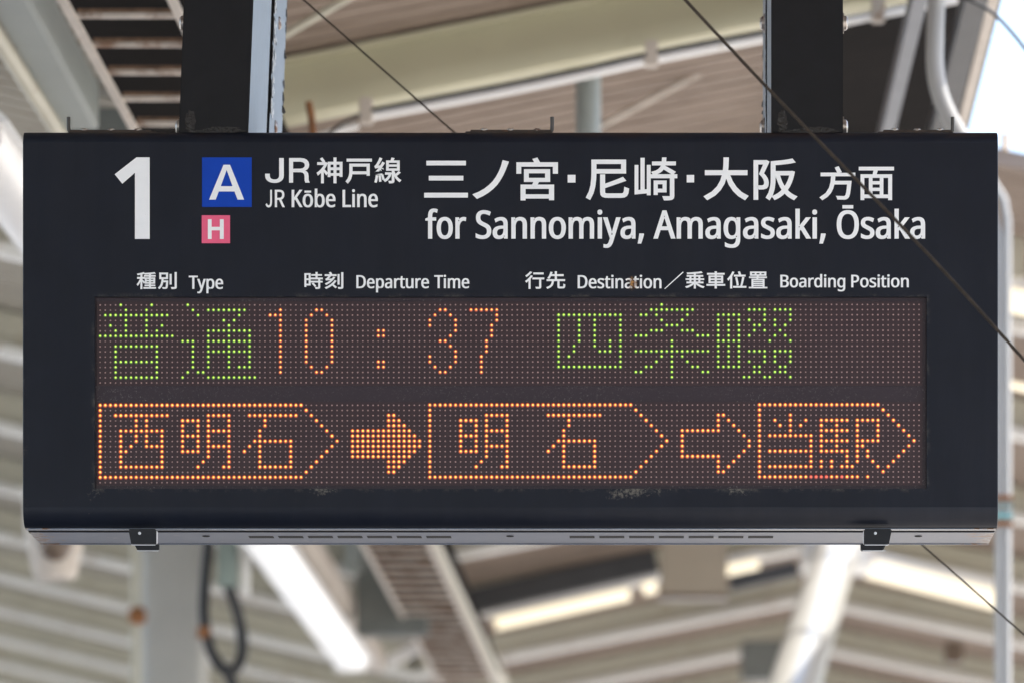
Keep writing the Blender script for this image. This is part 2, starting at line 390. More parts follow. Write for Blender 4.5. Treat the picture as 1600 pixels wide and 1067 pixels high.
# ridge members at upper right: dark soffit, black and grey channels and a pale edge angle, all running away
def run(name, p0, p1, wd, h, m, parent=None, **k):
    mb = MB(); mb.bar(p0, p1, wd, h); return mb.build(name, m, parent, **k)
def L2(px0, py0, px1, py1, h):
    # points on a run at height h above the lens
    Y0 = 1000 * D * h / (VY - py0); Y1 = 1000 * D * h / (VY - py1)
    return P(px0, py0, Y0), P(px1, py1, Y1)
def ext(p, q, a, b):
    d = q - p; return p - d * a, q + d * b
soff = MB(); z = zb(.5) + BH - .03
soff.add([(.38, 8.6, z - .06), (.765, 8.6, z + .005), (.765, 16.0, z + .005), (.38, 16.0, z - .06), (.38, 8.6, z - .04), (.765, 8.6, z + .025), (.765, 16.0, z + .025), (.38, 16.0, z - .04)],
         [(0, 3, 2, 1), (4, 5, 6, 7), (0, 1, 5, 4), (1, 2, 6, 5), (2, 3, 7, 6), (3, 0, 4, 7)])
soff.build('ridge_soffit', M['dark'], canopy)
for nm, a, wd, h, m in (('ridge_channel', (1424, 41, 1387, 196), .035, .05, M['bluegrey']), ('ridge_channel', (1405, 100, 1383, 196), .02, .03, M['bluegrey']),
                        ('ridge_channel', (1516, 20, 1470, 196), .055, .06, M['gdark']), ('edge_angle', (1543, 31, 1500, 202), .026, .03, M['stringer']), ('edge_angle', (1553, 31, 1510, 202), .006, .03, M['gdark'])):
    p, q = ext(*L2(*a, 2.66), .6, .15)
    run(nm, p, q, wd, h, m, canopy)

# ------------------------------------------------------------------ cable ladder running away over the left of the sign
H = 2.3
def lad(px, py): return P(px, py, 1000 * D * H / (VY - py))
lp0, lp1 = lad(105 - 110, -201), lad(690, 1067); rp0, rp1 = lad(275 - 94, -201), lad(775, 1067)
ladder = empty('cable_ladder', lp0.lerp(rp1, .5), 'long cable ladder with rusty rungs running diagonally away behind the sign', 'cable ladder')
for a, b in ((lp0, lp1), (rp0, rp1)):
    mb = MB(); mb.sweep([(-.009, -.022), (.009, -.022), (.009, -.012), (-.009, -.012)], [a, b]); mb.build('stringer', M['stringer'], ladder)
n = 58
mb = MB()
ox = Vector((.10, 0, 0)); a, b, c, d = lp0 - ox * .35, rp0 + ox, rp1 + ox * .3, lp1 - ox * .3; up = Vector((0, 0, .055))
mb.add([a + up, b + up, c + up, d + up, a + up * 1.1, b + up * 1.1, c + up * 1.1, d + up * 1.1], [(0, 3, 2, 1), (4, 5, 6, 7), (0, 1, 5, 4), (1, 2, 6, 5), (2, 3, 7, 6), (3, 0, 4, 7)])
mb.build('dark_backing', M['dark'], ladder)  # black sheet standing in for the dark void between the rungs
y = lp0.y + .05
while y < lp1.y - .1:
    t = (y - lp0.y) / (lp1.y - lp0.y)
    A, B = lp0.lerp(lp1, t), rp0.lerp(rp1, t); B.y = A.y
    A.x += .007; B.x -= .007
    mb = MB(); mb.sweep([(-.007, -.012), (.007, -.012), (.007, -.003), (-.007, -.003)], [A, B]); mb.sweep([(-.005, -.0028), (.005, -.0028), (.004, .006), (-.005, .006)], [A, B], m=1); mb.build('rung', [M['rung'], M['rungrust']], ladder)
    y += .255

# ------------------------------------------------------------------ upper left girder and conduit
p, q = L2(40, 10, 122, 160, 2.42); p, q = ext(p, q, .8, .05)
gd = MB(); gd.bar(p, q, .085, .11); tag(gd.build('steel_girder', M['girder'], root=p, bevel=.004), 'thick grey green steel girder running away at the upper left, beside the cable ladder', 'girder')
p, q = L2(3, 70, 92, 208, 2.36); p, q = ext(p, q, .8, .2)
cd = MB(); cd.tube([p, q], .018, 14); tag(cd.build('conduit_pipe', M['cream'], root=p, smooth=True), 'thin cream conduit pipe below the grey girder at the upper left', 'conduit')

a, b = P(106, 222, 12.0), P(214, 168, 12.0)
mb = MB(); mb.box((a.x, 12.0, a.z), (b.x, 12.2, b.z)); tag(mb.build('switch_box', M['eqgrey'], root=a, bevel=.01), 'grey green box behind the sign top between the girder and the cable ladder', 'box')
A, B = L2(640, 760, 784, 1067, 2.38)
mb = MB(); mb.tube([A, B], .038, 16); tag(mb.build('long_pipe', M['cream'], root=B, smooth=True), 'thick cream pipe running away along the right side of the cable ladder', 'pipe')
# ------------------------------------------------------------------ fluorescent row at left
def lamp_pt(Y, h=2.16):
    py = VY - 1000 * D * h / Y; px = 1110 - (VY - py) * .7247
    return P(px, py, Y)
LAMP_SPOTS = ((10.2, 12.3), (12.6, 14.7), (15.0, 17.1), (16.7, 21.2))
LAMP_LABELS = ('white fluorescent fitting seen at the left edge beside the sign, nearest of its row', None, None, 'long bright fluorescent fitting under the sign, right of the black cable loop')
for (a, b), lb in zip(LAMP_SPOTS, LAMP_LABELS):
    if lb is None: continue
    A, B = lamp_pt(a), lamp_pt(b)
    L = empty('fluorescent_light', A.lerp(B, .5), lb, 'light fitting', 'fluorescent fittings in a row')
    mb = MB(); mb.sweep([(-.035, .07), (-.09, .022), (-.09, .012), (.09, .012), (.09, .022), (.035, .07)], [A, B]); mb.build('housing', M['white'], L)
    m2 = MB(); m2.sweep([(.072 * math.cos(R(t)), .05 * math.sin(R(t)) + .011) for t in range(180, 361, 15)], [A + Vector((0, .05, 0)), B - Vector((0, .05, 0))])
    m2.build('diffuser', M['tube'] if a > 15 else M['white'], L, smooth=True)
    for e, sg in ((A, 1), (B, -1)):
        m2 = MB(); m2.box((e.x - .075, min(e.y, e.y + sg * .049), e.z - .042), (e.x + .075, max(e.y, e.y + sg * .049), e.z + .0115)); m2.build('end_cap', M['white'], L, bevel=.012)
# raceway next to it
p, q = L2(478, 850, 588, 1033, 2.34); p, q = ext(p, q, .6, 0)
mb = MB(); mb.bar(p, q, .085, .10); tag(mb.build('cable_duct', M['stringer'], root=p, bevel=.003), 'pale square cable duct running between the bright lamp and the ladder', 'cable duct')
for p0, p1, t_, lb in (((700, 948), (1026, 876), .115, 'long dark bar added as shade above the long warm strip light below the sign'), ((1140, 912), (1246, 888), .07, 'short dark bar added as shade beside the beige hanging box, left of the white brace')):
    A, B = P(*p0, 22.45), P(*p1, 22.45); mb = MB(); mb.bar(A, B, .10, t_); tag(mb.build('shade_bar', M['gdark'], root=A.lerp(B, .5), bevel=.004), lb, 'shade bar')  # dark bars added for the shade on the beam webs
c = P(1500, 1006, 23.6); mb = MB(); mb.box((c.x - .05, 24, c.z - .05), (c.x + .04, 24.1, c.z + .06)); tag(mb.build('junction_box', M['brown'], root=c, bevel=.01), 'small brown junction box between the white brace and the slim pole', 'box')
# dark boxes added to fill the dark gaps of the background
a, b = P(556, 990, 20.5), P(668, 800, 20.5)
mb = MB(); mb.box((a.x, 20.5, a.z), (b.x, 20.66, b.z)); tag(mb.build('dark_filler_box', M['eqgrey'], root=a, bevel=.01), 'dark grey box added to fill the dark gap between lamp and cable ladder', 'box')
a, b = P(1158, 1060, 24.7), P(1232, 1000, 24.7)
mb = MB(); mb.box((a.x, 24.7, a.z), (b.x, 24.9, b.z)); tag(mb.build('dark_filler_box', M['eqgrey'], root=a, bevel=.01), 'dark grey box added to fill a dark gap near the bottom edge, left of the white brace', 'box')
c = P(553, 872, 19.9)
mb = MB(); mb.box((c.x - .04, 19.9, c.z - .05), (c.x + .035, 20.0, c.z + .12)); tag(mb.build('junction_box', M['girder'], root=c, bevel=.01), 'small pale grey junction box just under the sign, beside the duct', 'box')
A, B = P(606, 1034, 22.5), P(665, 1005, 22.5)
mb = MB(); mb.bar(A, B, .04, .05); tag(mb.build('cross_bracket', M['white'], root=A), 'short white cross bracket at the end of the cable duct', 'bracket')

# ------------------------------------------------------------------ column, pipe, cable loop
Y = 20.0
x0, x1 = P(217, 0, Y).x, P(318, 0, Y).x
mb = MB(); pr = []
rr = .045
for cx, cy, a0 in ((x1 - rr, Y + rr, -90), (x1 - rr, Y + .28 - rr, 0), (x0 + rr, Y + .28 - rr, 90), (x0 + rr, Y + rr, 180)):
    pr += [(cx + rr * math.cos(R(a0 + 15 * i)), cy + rr * math.sin(R(a0 + 15 * i))) for i in range(7)]
k = len(pr)
mb.add([(x, y, 0) for x, y in pr] + [(x, y, 4.22) for x, y in pr], [(i, (i + 1) % k, k + (i + 1) % k, k + i) for i in range(k)] + [tuple(range(k, 2 * k))])
tag(mb.build('station_column', M['column'], root=((x0 + x1) / 2, Y + .14, 0), smooth=True), 'grey rounded steel column under the lower left of the sign', 'column')
a = P(213, 840, 19.8)
pipe = empty('drain_pipe', (a.x, 19.8, 0), 'thin cream pipe with a rusty clamp along the left of the grey column', 'pipe')
mb = MB(); mb.tube([(a.x, 19.8, 0), (a.x, 19.8, 4.2)], .020, 14); mb.build('pipe_run', M['cream'], pipe, smooth=True)
c = P(214, 961, 19.78); mb = MB(); mb.lathe((c.x, 19.79, c.z - .035), (0, 0, 1), [(0, 0), (.027, 0), (.036, .012), (.036, .055), (.027, .068), (0, .068)], 16); mb.build('clamp', M['rust'], pipe, smooth=True)
Y = 17.6
mb = MB(); pts = [(330, 760), (325, 850), (320, 915), (319, 965), (328, 1012), (348, 1044), (366, 1046), (378, 1022), (377, 985), (369, 950), (358, 916), (354, 890)]
mb.tube([P(x, y, Y + .03 * math.sin(i)) for i, (x, y) in enumerate(pts)], .021, 12, sub=6, up=(0, 1, 0))
mb.tube([P(351, 1040, Y - .03), P(358, 1056, Y - .03), P(366, 1075, Y - .02), P(372, 1110, Y)], .021, 12, sub=4)
loop = mb.build('cable_loop', M['black'], root=P(350, 1040, Y), smooth=True)
tag(loop, 'drooping loop of thick black cable beside the grey column', 'cable')
c = P(318, 988, Y - .02); mb = MB(); mb.lathe(c - Vector((0, 0, .02)), (0, 0, 1), [(0, 0), (.024, 0), (.024, .04), (0, .04)], 14); mb.build('cable_tie', M['rust'], loop, smooth=True)
a, b = P(341, 918, Y), P(371, 800, Y)
mb = MB(); mb.box((a.x, Y - .05, a.z), (b.x, Y + .05, b.z)); tag(mb.build('switch_box', M['box'], root=a, bevel=.008), 'grey green switch box above the black cable loop', 'box')
a, b = P(376, 928, Y), P(388, 800, Y)
mb = MB(); mb.box((a.x, Y + .02, a.z), (b.x, Y + .06, b.z)); tag(mb.build('mounting_strip', M['white'], root=a, bevel=.003), 'narrow white mounting strip right of the grey green switch box', 'bracket')

# ------------------------------------------------------------------ dome unit at lower left
c = P(86, 905, 16)
dm = empty('dome_camera', c, 'white hanging dome unit with brown dome under the sign\'s lower left corner', 'camera')
mb = MB(); mb.lathe(c, (0, 0, 1), [(0, 0), (.06, 0), (.072, .012), (.10, .16), (.105, .3), (.0, .3)], 28); mb.build('housing', M['stringer'], dm, smooth=True)
e = P(86, 850, 15.86); mb = MB(); mb.lathe(e, (.0, -1, -.12), [(.055, -.02), (.053, .01), (.045, .035), (.028, .052), (0, .06)], 24); mb.build('dome', M['brown'], dm, smooth=True)
mb = MB(); mb.tube([c + Vector((0, 0, .3)), (c.x, 16, zb(c.x) + .2)], .02, 10); mb.build('stem', M['white'], dm, smooth=True)

# ------------------------------------------------------------------ warm strip lights along the far beams
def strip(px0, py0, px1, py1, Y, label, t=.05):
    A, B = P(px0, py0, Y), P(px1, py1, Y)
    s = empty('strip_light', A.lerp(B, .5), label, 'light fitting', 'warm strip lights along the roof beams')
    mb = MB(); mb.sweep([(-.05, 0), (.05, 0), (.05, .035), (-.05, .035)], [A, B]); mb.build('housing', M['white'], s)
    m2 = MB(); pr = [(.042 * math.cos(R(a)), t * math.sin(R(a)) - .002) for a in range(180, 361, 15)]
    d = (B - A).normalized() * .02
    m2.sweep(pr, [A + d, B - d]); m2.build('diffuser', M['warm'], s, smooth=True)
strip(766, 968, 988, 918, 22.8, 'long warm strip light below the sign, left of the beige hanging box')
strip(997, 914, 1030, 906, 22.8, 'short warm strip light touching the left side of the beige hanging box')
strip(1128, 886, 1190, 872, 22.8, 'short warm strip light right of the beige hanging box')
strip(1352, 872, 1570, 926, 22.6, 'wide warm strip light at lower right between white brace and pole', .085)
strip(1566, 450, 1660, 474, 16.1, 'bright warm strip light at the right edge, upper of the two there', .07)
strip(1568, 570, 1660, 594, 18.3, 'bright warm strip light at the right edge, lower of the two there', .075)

# ------------------------------------------------------------------ beige box, brace, poles
a, b = P(1032, 934, 20), P(1136, 800, 20)
hb = empty('hanging_box', ((a.x + b.x) / 2, 20.06, a.z), 'beige hanging box under the sign between the warm strip lights', 'box')
mb = MB(); mb.box((a.x, 20, a.z + .012), (b.x, 20.12, b.z)); mb.build('casing', M['beige'], hb, bevel=.006)
mb = MB(); mb.box((a.x - .008, 19.992, a.z), (b.x + .008, 20.128, a.z + .012)); mb.build('trim', M['brown'], hb)
for x in (a.x + .05, b.x - .05):
    mb = MB(); mb.tube([(x, 20.06, b.z), (x, 20.06, zb(x) + .16)], .01, 8); mb.build('hanger_rod', M['chrome'], hb)
A, B = P(1314, 842, 22), P(1222, 1130, 17.0)
mb = MB(); mb.tube([A, B], .095, 28); tag(mb.build('roof_brace', M['column'], root=B, smooth=True), 'broad bright white inclined brace below the right half of the sign', 'brace')
A = P(1310, 872, 21.8)
mb = MB(); mb.box((A.x - .16, 21.75, A.z - .03), (A.x + .16, 22.2, A.z + .09)); tag(mb.build('brace_bracket', M['flange'], root=A, bevel=.01), 'pale bracket where the white brace meets the roof beams', 'bracket')
Y = 14.0
x = P(1573, 0, Y).x
pole = empty('slim_pole', (x, Y, 0), 'slim pale pole with teal band beside the right edge of the sign', 'pole')
zt = P(0, 345, Y).z
mb = MB(); mb.tube([(x, Y, 0), (x, Y, zt), (x - .01, Y, zt + .06), (x - .06, Y, zt + .14), (x - .12, Y, zt + .22)], .0135, 14); mb.build('tube', M['flatgrey'], pole, smooth=True)
x2 = P(1560, 0, Y).x
mb = MB(); mb.tube([(x2, Y, 0), (x2, Y, zt - .05), (x2 - .02, Y, zt + .03), (x2 - .07, Y, zt + .12)], .012, 10); mb.build('conduit', M['flatgrey'], pole, smooth=True)
for py, m in ((778, 'rust'), (790, 'box'), (806, 'teal'), (818, 'rust')):
    c = P(1568, py, Y); mb = MB(); mb.box((x2 - .014, Y - .018, c.z - .007), (x + .017, Y + .018, c.z + .007)); mb.build('band', M[m], pole)
Y = 12.25
a = P(919, 30, Y); mb = MB(); mb.tube([(a.x, Y, zb(a.x) + .15), (a.x, Y, P(0, 330, Y).z)], .032, 18)
tag(mb.build('hanger_pipe', M['girder'], root=a, smooth=True), 'short grey vertical pipe behind the top of the sign at its centre', 'pipe')
mb = MB(); A, B = P(905, 215, 13.1), P(1192, 62, 13.1); mb.tube([A, B], .009, 10)
tag(mb.build('stay_rod', M['stringer'], root=A, smooth=True), 'thin pale stay rod slanting up to the right post from behind the sign', 'rod')
# conduit under the near beam
Y = 11.86
mb = MB(); mb.tube([P(x, y - 10.5, Y - .012) for x, y in ((578, 183), (700, 160), (800, 141), (910, 118), (1018, 94), (1120, 74), (1205, 58), (1310, 36))], .0052, 8, sub=4)
tag(mb.build('beam_cable', M['black'], root=P(800, 131, Y), smooth=True), 'black cable running along the bottom of the big cream beam, just over the white conduit', 'cable')
mb = MB(); mb.tube([P(425, 66, 11.3), P(566, -16, 11.3)], .010, 10); tag(mb.build('stay_rod', M['cream'], root=P(425, 66, 11.3), smooth=True), 'short cream stay rod at the top edge, right of the left post', 'rod')
cw = empty('white_conduit', P(1000, 95, Y), 'white conduit pipe clipped under the big cream beam above the sign', 'conduit')
mb = MB(); mb.tube([P(x, y, Y) for x, y in ((572, 183), (700, 160), (800, 141), (910, 118), (1018, 94), (1120, 74), (1205, 58), (1310, 36), (1400, 18), (1500, -2), (1560, -16))], .0115, 14, sub=4); mb.build('pipe_run', M['white'], cw, smooth=True)
for x, y in ((572, 183), (1018, 94), (1372, 24)):
    c = P(x, y, Y); mb = MB(); mb.box((c.x - .016, Y - .018, c.z - .016), (c.x + .016, Y + .03, c.z + .045)); mb.build('clip', M['stringer'], cw, bevel=.003)
mb = MB(); mb.tube([P(574, 176, Y), P(548, 186, Y - .02), P(524, 202, Y), P(505, 225, Y)], .0045, 8, sub=5); tag(mb.build('black_cable', M['black'], root=P(574, 176, Y), smooth=True), 'thin black cable dropping from the left end of the white conduit', 'cable')
mb = MB(); mb.tube([P(470, 222, 11.9), P(560, 196, 11.9)], .010, 10); tag(mb.build('end_conduit', M['white'], root=P(470, 222, 11.9), smooth=True), 'short white conduit end just above the sign, right of the left post', 'conduit')
mb = MB(); mb.tube([P(482, 160, 11.2), P(486, 180, 11.2), P(492, 240, 11.2)], .0085, 8); tag(mb.build('rusty_bolt', M['rust'], root=P(490, 215, 11.2), smooth=True), 'dark rusty bolt standing up behind the sign, right of the left post', 'bolt')
mb = MB(); mb.tube([P(x, y, 10.8) for x, y in ((1466, -60), (1463, 0), (1461, 60), (1461, 105), (1468, 145), (1482, 180), (1500, 212), (1530, 255))], .0195, 16, sub=5, up=(0, 1, 0))
tag(mb.build('bent_pipe', M['flatgrey'], root=P(1461, 60, 10.8), smooth=True), 'pale bent pipe curving down behind the right end of the sign', 'pipe')
mb = MB(); mb.tube([P(x, y, 10.6) for x, y in ((1440, -14), (1500, -4), (1545, 16), (1580, 50), (1612, 92), (1640, 140))], .0045, 8, sub=5, up=(0, 1, 0))
tag(mb.build('sagging_cable', M['gdark'], root=P(1545, 16, 10.6), smooth=True), 'dark sagging cable against the bright sky at the upper right', 'cable')
# bracket with brown insulator at the right edge
c = P(1585, 262, 15.5)
ib = empty('insulator_bracket', c, 'small ochre insulator bracket at the right edge beside the sign\'s upper corner', 'bracket')
mb = MB(); mb.lathe(c + Vector((-.03, 0, -.02)), (0, 0, 1), [(0, 0), (.03, 0), (.018, .012), (.03, .03), (.016, .045), (.024, .06), (.012, .08), (.012, .13), (0, .13)], 16); mb.build('insulator', M['ochre'], ib, smooth=True)
mb = MB(); mb.bar(c + Vector((-.08, 0, -.035)), c + Vector((.3, 0, -.005)), .03, .03); mb.build('arm', M['ochre'], ib)
a = P(1592, 300, 15.6); mb = MB(); mb.box((a.x - .035, 15.6, zb(1.1) + .02), (a.x + .02, 15.65, a.z + .04)); mb.build('plate', M['cream'], ib)

# ------------------------------------------------------------------ THE SIGN
ROOT = P(798, 822, D)
sign = empty('departure_sign', ROOT, 'dark navy hanging departure board with white lettering and lit green and orange display', 'departure sign')
def S(px, py, d=0.0):          # sign millimetres -> world, d metres behind the front face
    return Vector(((px - VX) / 1000, D + d, CAMZ + (VY - py) / 1000))
XA, XB = 35.5, 1559.5
# profile: (py, depth)
prof = []
for i in range(7):
    a = R(90 * i / 6); prof.append((204.3 + 19 - 19 * math.cos(a), .019 - .019 * math.sin(a)))   # top roll: from top face to front
prof_top = prof
low = []
for i in range(8):
    a = R(90 * i / 7); low.append((822 - 30 + 30 * math.sin(a), .024 - .024 * math.cos(a)))     # bottom roll
ring = [(204.3, .20)] + prof_top + low + [(822, .052), (806, .054), (806, .20)]
hs = MB()
def inset(pt, e):
    return (pt[0] + (515 - pt[0]) * e / 300, pt[1] + (.1 - pt[1]) * e / 100)
k = len(ring); nt_ = len(prof_top)          # ring index of flat front: from nt_ to nt_+1
secs = [(XA, 1.6), (XA + .5, .5), (XA + 1.6, 0), (XB - 1.6, 0), (XB - .5, .5), (XB, 1.6)]
vsx = []
for x, e in secs:
    for pt in ring:
        y_, d_ = inset(pt, e); vsx.append(S(x, y_, d_))
fs = []
for i in range(len(secs) - 1):
    for j in range(k):
        j2 = (j + 1) % k
        if i == 2 and j == nt_: continue
        fs.append((i * k + j, i * k + j2, (i + 1) * k + j2, (i + 1) * k + j))
fs += [tuple(range(k)), tuple(range((len(secs) - 1) * k, len(secs) * k))]
hs.add(vsx, fs)
yt, yl = prof_top[-1][0], low[0][0]
WX0, WX1, WY0, WY1 = 148, 1448, 464, 763
o4 = [(XA + 1.6, yt), (XB - 1.6, yt), (XB - 1.6, yl), (XA + 1.6, yl)]; i4 = [(WX0, WY0), (WX1, WY0), (WX1, WY1), (WX0, WY1)]
for i in range(4):
    j = (i + 1) % 4
    hs.poly([S(*o4[i]), S(*o4[j]), S(*i4[j]), S(*i4[i])])
    hs.poly([S(*i4[i]), S(*i4[j]), S(*i4[j], .0085), S(*i4[i], .0085)])
housing = hs.build('housing', M['face'], sign, smooth=True)
# display panel
pn = MB(); pn.box(S(WX0 + .2, WY1 - .2, .0072), S(WX1 - .2, WY0 + .2, .012)); panel = pn.build('display_panel', M['panel'], sign)
X0, Y0U, Y0L, PITCH = 155.75, 476.0, 631.9, 8.0537
def led_y(row, c): return (Y0U + row * 8.045 if row < 16 else Y0L + (row - 16) * 8.045) - c * .006
for r0 in (0, 16):
    b_ = MB(); b_.box(S(X0 - 5, led_y(r0 + 15, 80) + 5, .0062), S(X0 + 159 * PITCH + 5, led_y(r0, 80) - 5, .0071)); b_.build('matrix_board', M['board'], panel)
GREEN, ORANGE, AMBER, RED = {}, {}, {}, {}
def rows(dst, txt, dr=0, dc=0):
    for line in txt.strip().splitlines():
        r, cs = line.split(':'); r = int(r) + dr
        for t in cs.split():
            a, _, b = t.partition('-'); b = b or a
            for c in range(int(a), int(b) + 1): dst[(r, c + dc)] = 1
parts_led = []
def group(name, m, *specs):
    dct = {}
    for s in specs: rows(dct, *s) if isinstance(s, tuple) else rows(dct, s)
    parts_led.append((name, m, dct))
group('service_type', 'led_green', '''0:4 10 17
1:5 9 18 21-28
2:1-13 19 27
3:5 9 24 26
4:2 5 9 12 25
5:3 5 9 11 21-29
6:0-14 21 25 29
7:16-18 21-29
8:3-11 18 21 25 29
9:3 11 18 21-29
10:3 11 18 21 25 29
11:3-11 18 21 25 29
12:3 11 18 21 25 27-29
13:3 11 17 19 20
14:3-11 16 21-30''')
group('digit', 'led_orange', '''1:35
2:33-35
3:35
4:35
5:35
6:35
7:35
8:35
9:35
10:35
11:35
12:35
13:35''')
group('digit', 'led_orange', '''1:42 43
2:41 44
3:40 45
4:40 45
5:40 45
6:40 45
7:40 45
8:40 45
9:40 45
10:40 45
11:40 45
12:41 44
13:42 43''')
group('time_colon', 'led_orange', '''5:54 55
6:54 55
11:54 55
12:54 55''')
group('digit', 'led_orange', '''1:66 67
2:65 68
3:64 69
4:64 69
5:69
6:68
7:66 67
8:68
9:69
10:64 69
11:64 69
12:65 68
13:66 67''')
group('digit', 'led_orange', '''1:72-77
2:77
3:77
4:76
5:76
6:76
7:75
8:75
9:75
10:74
11:74
12:74
13:74''')
group('destination', 'led_green', '''0:109
1:107-115 126-129 131-134
2:89-101 105 106 108 114 120-124 129 134
3:89 93 96 101 109 113 120 122 124 126 129 131 134
4:89 93 96 101 110-112 120 122 124 127 128 131 133
5:89 93 96 101 107-109 113-115 120 122 124 127 129 132
6:89 93 96 101 104-106 116-118 120 122 124 126 131 133
7:89 93 96 99 101 111 120-124 130 134
8:89 92 96 99 101 111 120 122 124
9:89 92 97-99 101 104-118 120 122 124 126-129 131-134
10:89 91 101 109 111 113 120 122 124 129 131 134
11:89 101 108 111 114 120 122 124 126 129 131 134
12:89-101 106 107 111 115 116 120-124 127 128 132 133
13:104 105 111 117 118 127 128 131-133
14:111 125 126 129 130 134''')
def flag(c0, c1, tip_rows=True):
    s = '0:%d-%d\n14:%d-%d\n' % (c0, c1, c0, c1)
    for r in range(1, 14): s += '%d:%d %d\n' % (r, c0, c1 + (r if r <= 7 else 14 - r))
    return s
MEI = '''2:21-25
3:16-19 21 25
4:16 19 21 25
5:16 19 21-25
6:16-19 21 25
7:16 19 21 25
8:16 19 21-25
9:16-19 21 25
10:21 25
11:20 25
12:19 24 25'''
ISHI = '''2:1-10
3:4
4:4
5:3
6:3
7:2-9
8:1 3 9
9:0 3 9
10:3 9
11:3 9
12:3-9'''
group('first_stop_flag', 'led_amber', (flag(0, 39), 16), ('''2:3-13
3:7 9
4:7 9
5:4-12
6:4 7 9 12
7:4 7 9 12
8:4 6 9-12
9:4 5 12
10:4 12
11:4 12
12:4-12''', 16), (MEI, 16), (ISHI, 16, 28))
group('solid_arrow', 'led_amber', ('''2:56 57
3:56-58
4:56-59
5:49-60
6:49-61
7:49-62
8:49-62
9:49-61
10:49-60
11:56-59
12:56-58
13:56 57''', 16))
group('second_stop_flag', 'led_amber', (flag(64, 103), 16), (MEI, 16, 54), (ISHI + '\n2:0', 16, 87))
group('outline_arrow', 'led_amber', ('''2:120 121
3:120 122
4:120 123
5:113-120 124
6:113 125
7:113 126
8:113 126
9:113 125
10:113-120 124
11:120 123
12:120 122
13:120 121''', 16))
f3 = '0:128-151\n14:128-137 142 143 145-147 149\n'
for r in range(1, 14): f3 += '%d:128 %d\n' % (r, 151 + (r if r <= 7 else 14 - r))
group('third_stop_flag', 'led_amber', (f3, 16), ('''2:134
3:131 134 137 140-145 147-151
4:132 134 136 140 143 147 151
5:134 140-145 147 151
6:130-138 140 143 147 151
7:138 140-145 147-151
8:138 140 143 147 148
9:130-138 140-145 147 149
10:138 145 147 149
11:138 140 142 145 147 150
12:130-138 140 142 144-146 151''', 16))
group('faulty_beads', 'led_red', ('14:138-141 144', 16))
lit = set()
GLOW_R, DOT = .0037, .00135
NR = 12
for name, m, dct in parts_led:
    mb = MB(); rad = []; GLOW_R = {'led_green': .0030, 'led_orange': .0034, 'led_amber': .0037, 'led_red': .0037}[m]
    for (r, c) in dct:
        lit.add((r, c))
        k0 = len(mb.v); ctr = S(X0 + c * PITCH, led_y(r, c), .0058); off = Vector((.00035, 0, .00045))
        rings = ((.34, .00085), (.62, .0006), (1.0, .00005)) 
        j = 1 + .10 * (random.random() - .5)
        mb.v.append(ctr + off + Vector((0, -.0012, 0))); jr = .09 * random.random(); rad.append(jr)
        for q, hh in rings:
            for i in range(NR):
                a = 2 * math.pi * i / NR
                mb.v.append(ctr + off * (1 - q) + Vector((math.cos(a) * GLOW_R * q * j, -hh, math.sin(a) * GLOW_R * q * j * 1.05))); rad.append(q + jr * (1 - q))
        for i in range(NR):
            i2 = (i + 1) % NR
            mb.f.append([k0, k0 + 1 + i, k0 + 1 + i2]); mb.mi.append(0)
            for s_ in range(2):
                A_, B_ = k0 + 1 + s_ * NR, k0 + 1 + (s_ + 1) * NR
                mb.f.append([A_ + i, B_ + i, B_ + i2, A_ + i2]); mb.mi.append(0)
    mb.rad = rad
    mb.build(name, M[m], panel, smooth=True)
mb = MB()
for r in range(32):
    for c in range(160):
        if (r, c) in lit: continue
        k0 = len(mb.v); ctr = S(X0 + c * PITCH, led_y(r, c), .0062); q = DOT * (1 + .16 * (random.random() - .5))
        mb.v.append(ctr + Vector((0, -.0009, 0)))
        for i in range(6): mb.v.append(ctr + Vector((math.cos(i * math.pi / 3) * q, -.0002, math.sin(i * math.pi / 3) * q)))
        for i in range(6): mb.f.append([k0, k0 + 1 + i, k0 + 1 + (i + 1) % 6]); mb.mi.append(0)
ub = mb.build('unlit_beads', M['bead'], panel, smooth=True); ub['kind'] = 'stuff'

